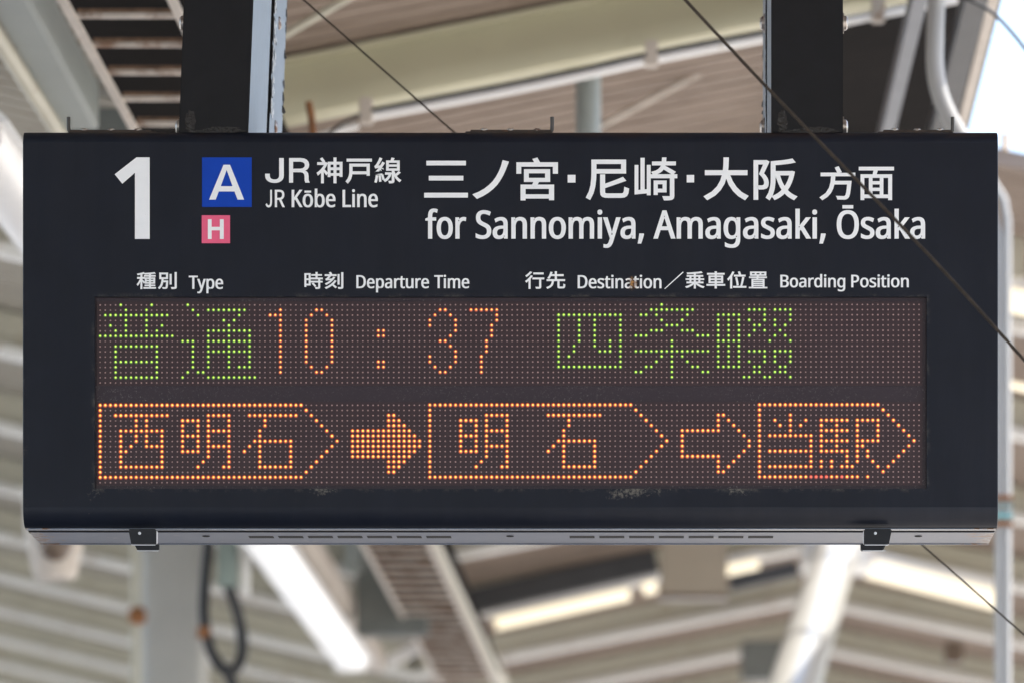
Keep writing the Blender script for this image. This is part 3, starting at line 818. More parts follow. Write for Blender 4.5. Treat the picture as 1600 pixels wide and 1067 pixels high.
# lettering ---------------------------------------------------------
GLYPHS = {
    'platform_number': '''2134,2466 205,0 0,1274 -230,0 0,-1034 -197,172 -119,-147''',
    'blue_letter': '''3494,2584 101,0 221,544 -104,0 -47,-128 -245,0 -49,128 -103,0/
3543,2664 91,254 -184,0''',
    'pink_letter': '''3249,3434 59,0 0,119 128,0 0,-119 61,0 0,308 -61,0 0,-135 -128,0 0,135 -59,0''',
    'line_name': '''4290,2866 -31,-2 -27,-5 -25,-10 -22,-13 -18,-17 -13,-20 -8,-24 -3,-26 0,-27 73,0 0,26 1,15 4,13 6,11 8,9 11,7 13,5 14,3 17,1 16,-1 14,-3 12,-5 11,-7 8,-9 6,-11 4,-13 1,-15 0,-271 73,0 0,272 -2,26 -8,24 -13,20 -18,17 -22,13 -25,10 -27,5/
4517,2477 182,0 53,6 41,20 29,34 10,45 -7,41 -21,31 -34,19 28,17 18,27 6,39 2,65 16,41 -68,0 -12,-31 -1,-67 -8,-37 -21,-21 -35,-7 -115,0 0,163 -63,0/
4580,2534 111,0 39,8 26,19 8,28 -8,27 -26,20 -39,8 -111,0/
4998,2489 17,20 10,15 10,14 10,19 40,-25 -49,-65/
5165,2666 46,0 0,47 -46,0/
5165,2624 0,-45 46,0 0,45/
5306,2666 0,47 -48,0 0,-47/
5306,2624 -48,0 0,-45 48,0/
5211,2469 0,67 -91,0 0,239 45,0 0,-20 46,0 0,117 47,0 0,-117 48,0 0,17 46,0 0,-236 -94,0 0,-67/
4956,2542 0,43 106,0 -17,28 -29,36 -32,31 -38,28 21,45 50,-45 -1,164 45,0 -2,-176 40,52 29,-39 -58,-58 12,-16 14,-24 13,-24 13,-29 -23,-18 -9,2/
5416,2487 0,47 396,0 0,-47/
5458,2565 0,104 -1,42 -8,44 -17,43 -34,45 38,33 32,-38 20,-37 12,-38 5,-32 223,0 0,24 50,0 0,-190/
5728,2685 -219,0 0,-15 0,-59 219,0/
6076,2613 126,0 0,27 -126,0/
6076,2551 126,0 0,27 -126,0/
5913,2748 11,103 38,-7 -12,-102/
5872,2743 -5,32 -5,27 -5,24 -9,27 37,13 9,-28 6,-27 5,-28 5,-34/
5954,2741 23,81 36,-12 -25,-79/
6229,2679 -47,46 -18,-41 0,-8 82,0 0,-161 -97,0 18,-36 -49,-10 -16,46 -69,0 0,161 88,0 0,155 0,1 -2,1 -52,-1 13,41 24,0 17,-1 13,-2 13,-3 14,-13 3,-22 -2,-69 9,21 20,27 23,23 30,22 29,-34 -26,-16 -18,-15 -17,-18 -12,-16 63,-52/
6017,2701 0,37 54,0 -10,21 -19,25 -22,21 -30,18 27,31 37,-25 29,-31 24,-39 18,-51 -26,-8 -7,1/
5865,2738 13,-5 17,-4 31,-5 47,-7 5,25 38,-11 -4,-24 -6,-24 -8,-24 -9,-28 -37,8 13,42 -46,7 21,-22 26,-34 24,-37 25,-41 -39,-22 -34,59 -32,3 13,-16 17,-29 17,-29 17,-36 -42,-17 -17,40 -16,31 -14,25 -11,15 -12,16 -14,9 14,38 55,-11 -31,38 -9,11 -8,8 -7,6 -12,5''',
    'line_name_english': '''4200,3249 24,-8 15,-18 8,-26 3,-33 0,-191 -28,0 0,187 -2,25 -5,18 -8,9 -9,3 -7,-1 -7,-5 -7,-10 -8,-18 -20,23 10,20 10,13 14,8/
4330,3099 0,-94 31,0 20,2 15,7 9,14 3,22 -3,22 -9,15 -15,9 -20,3/
4412,3244 39,0 -54,-118 18,-9 16,-17 10,-22 3,-28 -6,-36 -16,-24 -25,-13 -32,-4 -71,0 0,271 36,0 0,-113 30,0/
4729,3244 -47,0 -70,-120 -13,14 0,106 -42,0 0,-271 42,0 -2,119 8,-15 18,-25 57,-79 46,0 -86,118/
4892,3141 -1,12 -1,12 -2,12 -2,10 -3,10 -4,9 -5,8 -5,7 -6,7 -6,6 -7,4 -8,4 -8,2 -8,2 -8,1 -8,0 -8,0 -8,-1 -8,-2 -7,-2 -8,-4 -6,-4 -7,-6 -6,-7 -5,-7 -5,-8 -4,-9 -3,-10 -3,-10 -2,-12 -1,-11 0,-13 1,-17 1,-15 3,-14 5,-13 5,-11 7,-10 8,-8 9,-7 10,-5 10,-3 11,-2 12,-1 10,1 11,2 10,3 10,5 9,7 7,8 7,10 6,11 5,13 3,14 2,15/
4771,3141 0,11 1,10 2,9 1,9 3,7 2,7 4,5 3,5 5,5 5,3 6,2 7,1 7,-1 7,-2 5,-3 4,-5 4,-5 3,-5 3,-7 2,-7 2,-9 1,-9 1,-10 0,-11 0,-11 -1,-10 -1,-9 -2,-9 -2,-7 -3,-6 -3,-6 -4,-5 -4,-4 -5,-3 -7,-2 -7,-1 -7,1 -8,3 -7,5 -8,12 -4,10 -2,12 -2,14/
4862,2986 0,32 -104,0 0,-32/
4959,3027 0,24 -1,14 -13,0 5,-7 5,-6 6,-5 7,-4 7,-4 8,-2 9,-1 9,-1 15,2 18,6 9,6 11,11 9,16 6,19 4,21 1,25 0,17 -2,16 -3,14 -4,13 -5,12 -6,9 -7,9 -8,6 -9,5 -10,3 -9,2 -10,1 -9,-1 -9,-1 -8,-2 -7,-4 -7,-4 -6,-5 -5,-6 -5,-7 11,0 -5,26 -33,0 0,-289 41,0/
4996,3068 -7,0 -7,2 -5,3 -4,4 -3,5 -3,5 -2,6 -2,7 -2,8 -1,10 -1,10 0,12 0,2 1,16 1,15 3,12 3,10 7,11 7,5 5,3 11,1 5,-1 7,-2 7,-6 7,-11 4,-10 3,-13 1,-14 1,-17 -1,-17 -1,-15 -3,-12 -4,-9 -7,-11 -7,-6 -7,-2/
5170,3035 10,1 10,1 9,3 9,5 8,6 7,8 6,9 5,10 4,11 3,12 2,13 0,14 0,22 -109,0 1,13 2,13 4,11 4,9 6,7 7,6 9,4 10,1 8,0 6,-1 7,-1 5,-2 33,-14 0,37 -12,6 -6,2 -7,2 -6,2 -6,1 -7,1 -8,0 -8,0 -11,0 -11,-2 -11,-3 -9,-5 -10,-6 -8,-8 -7,-10 -6,-11 -5,-13 -4,-14 -1,-16 -1,-16 0,-17 2,-15 3,-14 5,-13 5,-12 6,-10 8,-9 9,-7 9,-5 10,-3 10,-2/
5170,3067 -9,1 -2,2 -10,7 -4,6 -4,8 -3,9 -2,10 -1,9 66,0 0,-5 -1,-7 -1,-7 -2,-6 -2,-5 -2,-5 -2,-4 -3,-4 -3,-4 -4,-2 -5,-2/
5352,3244 0,-271 42,0 0,236 92,0 0,35/
5545,3039 0,205 -41,0 0,-205/
5524,2964 4,0 4,0 3,1 4,3 4,3 2,5 2,5 0,6 -1,6 -1,6 -2,4 -4,4 -3,2 -4,2 -4,0 -4,0 -3,0 -4,-1 -4,-1 -4,-2 -4,-4 -2,-5 -1,-5 -1,-6 1,-6 1,-5 2,-5 4,-3 4,-3 4,-1 4,0/
5664,3035 14,1 12,3 11,5 13,10 5,8 6,14 3,16 1,19 0,133 -41,0 0,-130 -1,-11 -1,-9 -2,-7 -2,-6 -7,-8 -1,-1 -6,-3 -8,-1 -12,1 -4,2 -7,6 -8,10 -3,10 -3,11 -2,14 0,16 0,106 -41,0 0,-205 36,0 3,27 -12,0 4,-6 4,-5 4,-4 4,-4 5,-3 5,-2 5,-3 5,-1 5,-1 5,-1 6,-1/
5832,3035 10,1 10,1 9,3 9,5 8,6 7,8 6,9 5,10 4,11 2,12 2,13 0,14 0,22 -108,0 1,13 2,13 4,11 4,9 6,7 7,6 8,4 11,1 7,0 7,-1 6,-1 6,-2 32,-14 0,37 -11,6 -7,2 -6,2 -6,2 -7,1 -7,1 -7,0 -8,0 -12,0 -10,-2 -11,-3 -10,-5 -9,-6 -8,-8 -7,-10 -6,-11 -5,-13 -3,-14 -2,-16 -1,-16 0,-17 2,-15 3,-14 4,-13 6,-12 6,-10 8,-9 9,-7 9,-5 10,-3 10,-2/
5831,3067 -8,1 -2,2 -10,7 -4,6 -4,8 -3,9 -2,10 -1,9 65,0 0,-5 -1,-7 -1,-7 -1,-6 -2,-5 -2,-5 -3,-4 -2,-4 -4,-4 -4,-2 -5,-2''',
    'first_place_name': '''6662,2520 618,0 0,72 -618,0/
6700,2755 540,0 0,73 -540,0/
6628,3020 684,0 0,75 -684,0/
7953,2534 -99,-25 -26,93 -34,85 -43,80 -52,72 -61,61 -73,56 -82,47 -103,42 73,71 95,-44 84,-52 76,-61 64,-66 48,-68 42,-73 34,-73 27,-68/
8263,2715 254,0 0,72 -254,0/
8133,2892 0,247 79,0 0,-29 365,0 0,26 81,0 0,-244 -258,0 22,-41 174,0 0,-200 -409,0 0,200 146,0 -18,41/
8212,3043 0,-84 365,0 0,84/
8318,2491 28,52 -278,0 0,179 77,0 0,-110 493,0 0,110 80,0 0,-179 -280,0 -41,-74''',
    'separator_dot': '''8870,2740 122,0 0,120 -122,0''',
    'separator_dot_again': '''10730,2742 116,0 0,116 -116,0''',
    'second_place_name': '''9240,2501 0,201 -3,93 -10,101 -25,99 -50,101 70,37 53,-107 28,-108 13,-109 4,-89 463,0 0,-219/
9320,2570 384,0 0,80 -384,0/
9735,2770 -69,29 -70,28 -77,28 -64,22 0,-145 -79,0 0,274 6,44 23,31 42,15 60,4 198,0 56,-7 38,-23 21,-44 11,-72 -77,-29 -6,64 -9,27 -12,10 -25,3 -193,0 -32,-1 -15,-4 -5,-6 -2,-15 0,-56 332,-114/
10213,2828 0,226 65,0 0,-40 138,0 0,-186/
10278,2886 74,0 0,70 -74,0/
10344,2468 -5,63 -152,0 0,62 138,0 -12,26 -28,30 -40,23 -73,22 38,54 61,-19 44,-21 35,-27 19,-25 145,88 48,-51 -166,-94 2,-6 163,0 0,-62 -152,0 5,-63/
10165,2730 0,63 301,0 0,274 -2,5 -5,1 -112,-1 27,67 46,0 33,-1 26,-3 23,-5 28,-22 7,-38 0,-277 46,0 0,-63/
9915,2585 0,462 191,-18 0,30 61,0 0,-475 -61,0 0,379 -33,4 0,-493 -66,0 0,499 -32,3 0,-391''',
    'third_place_name': '''11304,2467 -1,56 -1,48 -3,52 -5,44 -281,0 0,78 266,0 -26,83 -52,93 -81,81 -128,74 59,61 127,-75 85,-86 59,-97 25,-80 37,93 67,99 82,81 108,66 57,-69 -108,-61 -79,-76 -62,-94 -39,-93 270,0 0,-78 -302,0 5,-41 3,-53 2,-49 1,-57/
12331,2748 -11,42 -19,51 -24,46 -17,27 -17,-28 -23,-47 -19,-51 -12,-40/
12042,2528 0,254 -2,78 -11,80 -22,77 -45,79 64,43 52,-88 26,-88 12,-92 3,-89 0,-34 -1,0 17,60 23,62 27,58 28,45 -27,26 -37,28 -39,23 -54,25 47,60 51,-24 41,-25 38,-29 27,-25 24,25 35,29 39,25 49,25 55,-59 -57,-26 -38,-23 -34,-27 -24,-24 33,-50 32,-67 26,-76 21,-94 -48,-13 -11,3 -243,0 0,-92 70,-5 80,-9 77,-10 87,-17 -51,-63 -74,14 -81,12 -87,9/
11773,2509 0,621 74,0 0,-552 76,0 -65,149 43,44 23,34 11,30 4,27 -4,24 -10,12 -23,6 -71,-2 23,67 73,-1 47,-13 18,-16 12,-21 6,-24 3,-28 -4,-35 -13,-38 -25,-40 -33,-36 86,-183 -50,-27 -12,3''',
    'bound_for_suffix': '''13042,2626 39,79 -260,0 0,57 164,0 -8,86 -24,93 -51,81 -99,70 46,45 81,-53 54,-60 34,-67 19,-67 198,0 -7,71 -8,56 -10,35 -10,15 -9,4 -14,1 -118,-5 18,32 7,26 109,2 18,-2 15,-4 13,-6 14,-11 17,-26 13,-45 10,-71 10,-100 2,-29 -258,0 6,-71 311,0 0,-57 -248,5 39,-10 -52,-96/
13633,2889 112,0 0,52 -112,0/
13633,2838 0,-51 112,0 0,51/
13633,2992 112,0 0,55 -112,0/
13417,2614 0,57 231,0 -13,60 -190,0 0,403 60,0 0,-31 372,0 0,31 62,0 0,-403 -241,0 19,-60 251,0 0,-57/
13505,3047 0,-260 70,0 0,260/
13877,3047 -74,0 0,-260 74,0''',
    'destination_english': '''6816,3455 -62,0 0,281 -66,0 0,-281 -43,0 0,-32 43,-18 0,-17 1,-20 2,-19 3,-17 5,-15 7,-13 7,-12 10,-9 10,-7 11,-5 12,-3 12,-2 13,0 29,2 32,12 -13,54 -29,-11 -19,-3 -3,1 -4,1 -5,5 -8,11 -3,8 -2,11 -1,14 -1,17 0,15 62,0/
7076,3569 0,20 -2,19 -3,18 -3,17 -5,16 -6,14 -7,14 -9,12 -9,10 -10,10 -11,7 -11,6 -13,5 -12,3 -13,1 -14,1 -12,-1 -13,-1 -12,-3 -11,-5 -12,-6 -11,-7 -9,-10 -10,-10 -8,-12 -7,-13 -6,-15 -5,-16 -4,-17 -3,-18 -2,-19 -1,-20 1,-27 3,-24 5,-23 7,-21 8,-18 11,-16 12,-14 14,-11 15,-8 17,-6 17,-3 18,-1 17,1 17,3 15,6 15,8 14,11 13,14 10,16 9,18 7,21 5,23 3,24/
6889,3569 1,18 1,16 2,15 3,13 4,13 4,10 5,9 6,8 6,6 8,6 9,3 11,1 11,-1 10,-3 8,-6 6,-6 6,-8 5,-9 4,-10 3,-13 3,-13 3,-15 1,-16 0,-18 0,-18 -2,-16 -2,-15 -3,-13 -3,-12 -5,-10 -5,-9 -5,-7 -7,-7 -7,-5 -10,-3 -11,-1 -12,1 -11,5 -11,8 -11,18 -6,16 -5,19 -3,23/
7243,3397 16,1 26,5 -6,61 -26,-6 -12,-2 -7,1 -6,2 -5,3 -6,3 -5,5 -4,5 -5,5 -4,7 -4,6 -3,8 -3,8 -3,9 -2,9 -2,10 -1,11 0,11 0,177 -66,0 0,-333 58,0 5,59 -20,0 4,-8 5,-9 5,-9 6,-8 7,-7 7,-6 8,-6 8,-4 9,-4 8,-2 9,-1/
7677,3616 -1,20 -4,18 -5,17 -8,15 -10,14 -11,11 -14,10 -14,8 -16,6 -17,4 -18,2 -19,1 -38,-2 -33,-7 -37,-15 0,-68 25,13 10,4 11,5 12,4 13,3 13,3 13,2 13,0 12,0 11,-2 9,-3 8,-4 7,-5 6,-6 4,-6 3,-6 3,-7 2,-8 1,-8 0,-8 0,-9 -1,-8 -2,-7 -2,-7 -3,-6 -4,-6 -5,-6 -8,-7 -9,-6 -11,-6 -12,-7 -16,-7 -40,-22 -9,-6 -8,-6 -8,-7 -7,-8 -6,-8 -5,-9 -5,-10 -4,-10 -3,-11 -2,-12 -1,-12 0,-13 1,-18 3,-17 5,-15 8,-14 9,-12 11,-11 12,-9 13,-7 14,-5 15,-4 16,-2 16,-1 15,1 13,1 14,2 12,2 13,4 11,4 11,4 20,10 -17,59 -51,-21 -10,-3 -10,-2 -11,-2 -11,0 -10,0 -8,2 -8,3 -7,4 -5,4 -4,5 -3,6 -3,5 -2,6 -2,7 -1,7 0,8 0,9 1,8 2,7 2,7 3,6 4,6 5,6 7,6 8,6 10,6 11,6 14,7 15,7 14,7 13,7 12,8 11,8 10,10 8,10 8,12 6,13 4,15 2,16/
7827,3398 24,1 20,4 18,8 20,16 9,12 9,20 5,25 1,27 0,225 -55,0 -8,-46 19,0 -7,9 -6,8 -6,7 -7,7 -7,5 -8,5 -8,4 -9,2 -9,2 -9,2 -10,1 -11,0 -12,0 -12,-2 -11,-3 -11,-4 -11,-6 -9,-7 -9,-9 -7,-11 -6,-13 -4,-14 -2,-15 -1,-17 2,-25 7,-22 12,-19 16,-15 20,-11 23,-8 27,-6 30,-2 32,-1 0,-14 0,-18 -2,-14 -3,-10 -8,-12 -1,-2 -7,-6 -9,-3 -11,-2 -10,1 -9,2 -9,2 -8,4 -46,23 -18,-53 18,-11 11,-5 11,-5 12,-4 12,-3 13,-2 12,-2/
7840,3581 -22,2 -17,4 -14,6 -3,4 -11,13 -4,9 -2,10 -1,13 1,10 1,9 3,7 3,6 5,6 6,4 8,3 8,1 15,-1 13,-5 11,-8 9,-9 7,-12 5,-14 4,-17 1,-20 0,-23/
8127,3397 23,2 20,4 19,8 20,18 9,13 9,22 5,26 2,31 0,215 -68,0 0,-211 0,-17 -2,-15 -4,-11 -4,-9 -10,-12 -2,-3 -10,-4 -13,-1 -19,2 -9,3 -11,8 -12,17 -5,15 -5,18 -2,22 -1,26 0,172 -68,0 0,-333 59,0 6,44 -19,0 5,-8 6,-8 7,-7 7,-6 8,-6 8,-4 8,-3 9,-3 8,-2 9,-2 8,-1/
8428,3397 22,2 21,4 19,8 20,18 9,13 9,22 5,26 1,31 0,215 -67,0 0,-211 -1,-17 -2,-15 -3,-11 -4,-9 -11,-12 -2,-3 -10,-4 -13,-1 -19,2 -8,3 -11,8 -12,17 -6,15 -4,18 -3,22 -1,26 0,172 -68,0 0,-333 59,0 7,44 -19,0 5,-8 6,-8 7,-7 7,-6 8,-6 8,-4 8,-3 8,-3 9,-2 8,-2 9,-1/
8842,3569 -1,20 -2,19 -2,18 -5,17 -5,16 -6,15 -8,13 -8,12 -10,11 -10,9 -12,7 -12,6 -12,5 -14,3 -13,1 -14,1 -14,-1 -13,-1 -12,-3 -12,-5 -12,-6 -11,-7 -11,-9 -9,-11 -9,-12 -8,-13 -6,-15 -6,-16 -4,-16 -3,-19 -2,-19 -1,-20 1,-27 3,-24 5,-23 8,-21 9,-18 11,-16 13,-14 14,-11 16,-8 17,-6 18,-3 19,-1 18,1 17,3 17,6 16,8 14,11 13,14 11,16 10,18 7,21 6,23 3,24/
8645,3569 0,18 2,16 2,15 3,13 4,12 4,11 5,9 6,8 7,6 9,6 10,3 12,1 11,-1 10,-3 9,-6 7,-6 6,-8 5,-9 5,-11 3,-12 3,-13 3,-15 1,-16 0,-18 0,-18 -1,-16 -3,-15 -3,-13 -4,-12 -4,-10 -5,-9 -6,-7 -7,-7 -9,-5 -10,-3 -12,-1 -13,1 -11,5 -12,9 -12,17 -6,16 -5,20 -3,22/
9183,3397 22,2 19,4 23,13 14,13 8,13 8,22 5,27 1,30 0,215 -67,0 0,-212 -1,-17 -2,-14 -3,-11 -3,-10 -10,-12 -7,-4 -3,-2 -11,-1 -17,2 -7,3 -10,7 -11,15 -6,13 -4,17 -3,20 -1,23 0,183 -67,0 0,-212 0,-12 -1,-10 -2,-9 -1,-8 -3,-7 -2,-6 -3,-5 -4,-5 -4,-4 -6,-3 -7,-2 -8,0 -11,1 -10,3 -8,5 -6,6 -5,7 -4,8 -4,9 -3,11 -3,13 -1,14 -2,16 0,18 0,172 -68,0 0,-333 59,0 6,44 -19,0 5,-8 6,-8 6,-7 7,-6 7,-6 8,-4 7,-3 8,-3 9,-2 8,-2 8,-1 8,0 15,1 14,2 13,4 13,5 11,8 10,9 9,13 5,12 -18,0 8,-13 10,-12 11,-10 13,-7 13,-5 13,-4 13,-2/
9407,3403 0,333 -68,0 0,-333/
9373,3282 7,1 6,0 6,3 6,3 6,6 4,8 2,9 1,10 -1,9 -2,9 -4,7 -6,6 -6,4 -6,3 -6,1 -7,0 -6,0 -6,-1 -7,-3 -6,-4 -6,-6 -4,-7 -2,-9 0,-9 0,-10 2,-9 4,-8 6,-5 6,-4 7,-3 6,0/
9422,3403 71,0 57,185 9,32 8,29 5,25 -21,0 9,-37 13,-49 54,-185 71,0 -115,376 -5,14 -6,15 -6,13 -6,12 -8,11 -8,10 -10,8 -10,7 -11,5 -11,4 -12,2 -13,0 -22,-1 -26,-6 0,-54 26,5 15,2 6,-1 6,-1 5,-3 5,-3 3,-4 4,-5 3,-5 3,-5 3,-6 3,-7 3,-7 2,-8 13,-39/
9824,3398 23,1 21,4 18,8 20,16 8,12 9,20 5,25 2,27 0,225 -55,0 -9,-46 19,0 -6,9 -6,8 -7,7 -7,7 -7,5 -8,5 -8,4 -8,2 -9,2 -10,2 -10,1 -11,0 -12,0 -11,-2 -12,-3 -10,-4 -11,-6 -10,-7 -8,-9 -7,-11 -6,-13 -4,-14 -3,-15 0,-17 2,-25 7,-22 12,-19 16,-15 20,-11 23,-8 26,-6 31,-2 32,-1 0,-14 -1,-18 -2,-14 -3,-10 -7,-12 -1,-2 -7,-6 -9,-3 -12,-2 -9,1 -9,2 -9,2 -9,4 -46,23 -17,-53 18,-11 10,-5 11,-5 12,-4 12,-3 13,-2 13,-2/
9837,3581 -22,2 -18,4 -13,6 -4,4 -10,13 -4,9 -2,10 -1,13 0,10 2,9 2,7 3,6 5,6 6,4 8,3 9,1 15,-1 13,-5 11,-8 9,-9 7,-12 5,-14 3,-17 1,-20 0,-23/
10063,3667 -12,49 -16,50 -16,47 -56,0 11,-56 8,-51 7,-51 68,0/
10484,3736 -43,-133 -120,0 -42,133 -71,0 143,-441 62,0 143,441/
10387,3424 -5,-18 -7,-26 7,0 6,3 -5,23 -5,17 -38,121 84,0/
10878,3397 23,2 20,4 23,13 14,13 9,13 8,22 5,27 1,30 0,215 -68,0 0,-212 -1,-17 -2,-14 -3,-11 -4,-10 -10,-11 -7,-5 -3,-2 -12,-1 -17,2 -7,3 -11,7 -12,15 -5,13 -4,17 -3,20 -1,23 0,183 -69,0 0,-212 0,-12 -1,-10 -1,-9 -2,-8 -3,-7 -2,-6 -3,-5 -4,-5 -5,-4 -6,-3 -7,-2 -8,0 -12,1 -10,3 -8,4 -7,7 -5,7 -4,8 -4,9 -3,11 -3,13 -2,14 -1,16 0,18 0,172 -69,0 0,-333 60,0 6,44 -19,0 5,-8 6,-8 6,-7 7,-6 8,-6 7,-4 8,-3 9,-3 8,-2 8,-2 8,-1 9,0 15,1 15,2 13,4 13,5 12,8 10,9 9,13 5,12 -17,0 8,-13 10,-12 12,-10 12,-7 13,-5 13,-4 14,-2/
11153,3398 24,1 21,4 19,8 20,16 9,12 9,20 5,25 2,27 0,225 -56,0 -9,-46 19,0 -6,9 -7,8 -7,7 -6,7 -8,5 -8,5 -8,4 -9,2 -9,2 -10,2 -10,1 -11,0 -13,0 -11,-2 -12,-3 -11,-4 -11,-6 -10,-7 -8,-9 -8,-11 -6,-13 -4,-14 -2,-15 -1,-17 2,-25 8,-22 12,-19 16,-15 20,-11 24,-8 27,-6 31,-2 34,-1 0,-14 -1,-18 -2,-14 -3,-10 -8,-12 -1,-2 -7,-6 -10,-3 -11,-2 -10,1 -10,2 -9,2 -9,4 -46,23 -18,-54 18,-10 11,-5 11,-5 12,-4 13,-3 13,-2 13,-2/
11167,3581 -23,2 -18,4 -14,6 -4,4 -11,13 -4,9 -2,10 -1,13 1,10 1,9 3,7 3,6 5,6 7,4 8,3 9,1 15,-1 13,-5 12,-8 9,-9 8,-12 5,-14 3,-17 1,-20 0,-23/
11427,3397 14,1 13,2 13,3 12,5 12,7 11,8 10,10 9,13 -19,0 6,-43 59,0 0,333 -1,23 -2,21 -5,19 -6,18 -9,16 -11,13 -12,11 -15,9 -15,6 -17,5 -19,2 -20,1 -15,0 -14,-1 -13,-2 -13,-2 -12,-2 -12,-4 -11,-4 -19,-9 0,-67 26,16 10,5 11,4 11,4 13,3 13,2 13,2 14,0 15,-2 13,-5 10,-8 9,-10 6,-12 5,-14 3,-16 1,-18 0,-13 0,-21 1,-13 20,0 -8,13 -10,10 -11,9 -11,6 -12,5 -13,3 -13,2 -14,1 -26,-2 -30,-11 -16,-10 -18,-20 -15,-26 -10,-30 -6,-34 -2,-39 2,-38 6,-34 10,-30 14,-26 19,-21 16,-11 25,-9/
11433,3453 -10,1 -8,3 -7,5 -7,6 -5,8 -5,9 -5,10 -3,12 -4,14 -2,15 -1,16 -1,19 1,27 3,23 5,19 7,16 12,17 10,9 11,4 10,2 10,-1 8,-1 8,-2 6,-4 6,-3 5,-5 4,-5 4,-6 3,-6 3,-8 2,-8 2,-9 2,-10 1,-11 1,-13 0,-13 0,-13 0,-20 -2,-18 -2,-16 -3,-13 -4,-11 -4,-10 -5,-8 -6,-7 -8,-6 -9,-5 -11,-2/
11741,3398 24,1 21,4 19,8 20,16 9,12 9,20 5,25 2,27 0,225 -56,0 -9,-46 19,0 -7,9 -6,8 -7,7 -7,7 -7,5 -8,5 -8,4 -9,2 -9,2 -10,2 -10,1 -11,0 -13,0 -11,-2 -12,-3 -11,-4 -11,-6 -10,-7 -8,-9 -8,-11 -6,-13 -4,-14 -2,-15 -1,-17 2,-25 7,-22 13,-19 16,-15 20,-11 24,-8 27,-6 31,-2 34,-1 0,-14 -1,-18 -2,-14 -3,-10 -8,-12 -1,-2 -7,-6 -10,-3 -11,-2 -10,1 -10,2 -9,2 -9,4 -46,23 -18,-54 18,-10 11,-5 11,-5 12,-4 13,-3 13,-2 13,-2/
11755,3581 -23,2 -18,4 -14,6 -4,4 -11,13 -4,9 -2,10 -1,13 1,10 1,9 3,7 3,6 5,6 6,4 8,3 10,1 15,-1 13,-5 12,-8 9,-9 8,-12 5,-14 3,-17 1,-20 0,-23/
12107,3642 -1,16 -3,15 -5,14 -7,13 -9,10 -10,9 -12,8 -12,5 -14,5 -14,3 -16,1 -16,1 -14,0 -13,-1 -12,-2 -11,-2 -11,-3 -9,-3 -10,-4 -17,-9 0,-64 54,25 10,4 11,3 11,2 12,0 15,-1 12,-2 9,-5 6,-6 4,-6 3,-7 1,-7 1,-8 -1,-4 0,-4 -1,-4 -1,-4 -2,-4 -3,-4 -4,-5 -5,-5 -40,-21 -46,-24 -10,-6 -9,-7 -8,-8 -6,-9 -6,-11 -4,-11 -3,-13 0,-14 2,-22 7,-19 11,-16 14,-13 17,-10 19,-6 20,-4 23,-1 12,0 12,1 12,2 11,2 11,3 11,4 10,4 19,10 -19,54 -46,-19 -9,-3 -9,-2 -9,-1 -9,-1 -12,1 -11,3 -8,3 -5,5 -4,6 -2,5 -1,5 0,6 0,5 0,4 1,4 1,3 3,4 3,5 5,4 6,5 41,20 44,24 10,6 9,7 7,8 7,9 5,11 4,11 2,13/
12261,3398 24,1 21,4 19,8 20,16 9,12 9,20 5,25 2,27 0,225 -56,0 -9,-46 19,0 -7,9 -6,8 -7,7 -7,7 -7,5 -8,5 -8,4 -9,2 -9,2 -10,2 -10,1 -11,0 -13,0 -12,-2 -11,-3 -11,-4 -11,-6 -10,-7 -9,-9 -7,-11 -6,-13 -4,-14 -3,-15 0,-17 2,-25 7,-22 12,-19 17,-15 20,-11 24,-8 27,-6 31,-2 34,-1 0,-14 -1,-18 -2,-14 -3,-10 -8,-12 -1,-2 -7,-6 -10,-3 -11,-2 -10,1 -10,2 -9,2 -9,4 -46,23 -18,-54 18,-10 11,-5 11,-5 12,-4 13,-3 13,-2 13,-2/
12274,3581 -22,2 -18,4 -14,6 -4,4 -11,13 -4,9 -2,10 -1,13 1,10 1,9 3,7 3,6 5,6 6,4 8,3 10,1 15,-1 13,-5 12,-8 9,-9 7,-12 6,-14 3,-17 1,-20 0,-23/
12496,3513 -1,25 -1,21 -20,0 10,-14 12,-18 11,-16 85,-108 78,0 -113,143 119,190 -78,0 -86,-139 -16,16 0,123 -68,0 0,-467 68,0/
12764,3403 0,333 -69,0 0,-333/
12730,3282 6,1 6,0 6,3 7,3 5,6 5,8 2,9 1,10 -1,9 -2,9 -5,8 -5,5 -7,4 -6,3 -6,1 -6,0 -7,0 -7,-1 -6,-3 -7,-4 -5,-6 -4,-7 -2,-9 -1,-9 1,-10 2,-9 4,-8 6,-6 6,-3 7,-3 6,0/
12902,3667 -12,49 -16,50 -17,47 -57,0 12,-56 8,-52 7,-50 69,0/
13421,3516 -1,25 -2,23 -3,23 -5,22 -7,20 -7,19 -9,18 -11,16 -12,14 -13,13 -15,10 -16,9 -16,6 -18,5 -19,2 -20,1 -20,-1 -19,-3 -19,-4 -17,-7 -15,-8 -15,-11 -13,-12 -12,-14 -11,-16 -9,-18 -7,-19 -6,-21 -5,-21 -3,-23 -2,-24 -1,-25 2,-33 3,-31 6,-29 8,-26 11,-25 14,-21 16,-19 19,-15 21,-12 23,-8 25,-5 27,-1 26,1 24,5 22,8 21,12 19,15 16,18 14,22 11,24 9,27 6,29 3,31/
13145,3516 1,25 2,23 3,22 5,19 6,17 7,15 9,13 10,12 12,9 14,7 15,5 18,1 18,-1 16,-5 14,-7 11,-9 10,-12 9,-13 7,-15 6,-17 5,-19 3,-22 3,-23 0,-25 -1,-38 -5,-32 -8,-28 -10,-24 -18,-23 -18,-13 -15,-6 -26,-4 -18,2 -16,4 -14,7 -12,9 -10,11 -9,13 -7,15 -6,17 -5,20 -3,21 -2,23/
13332,3212 0,53 -170,0 0,-53/
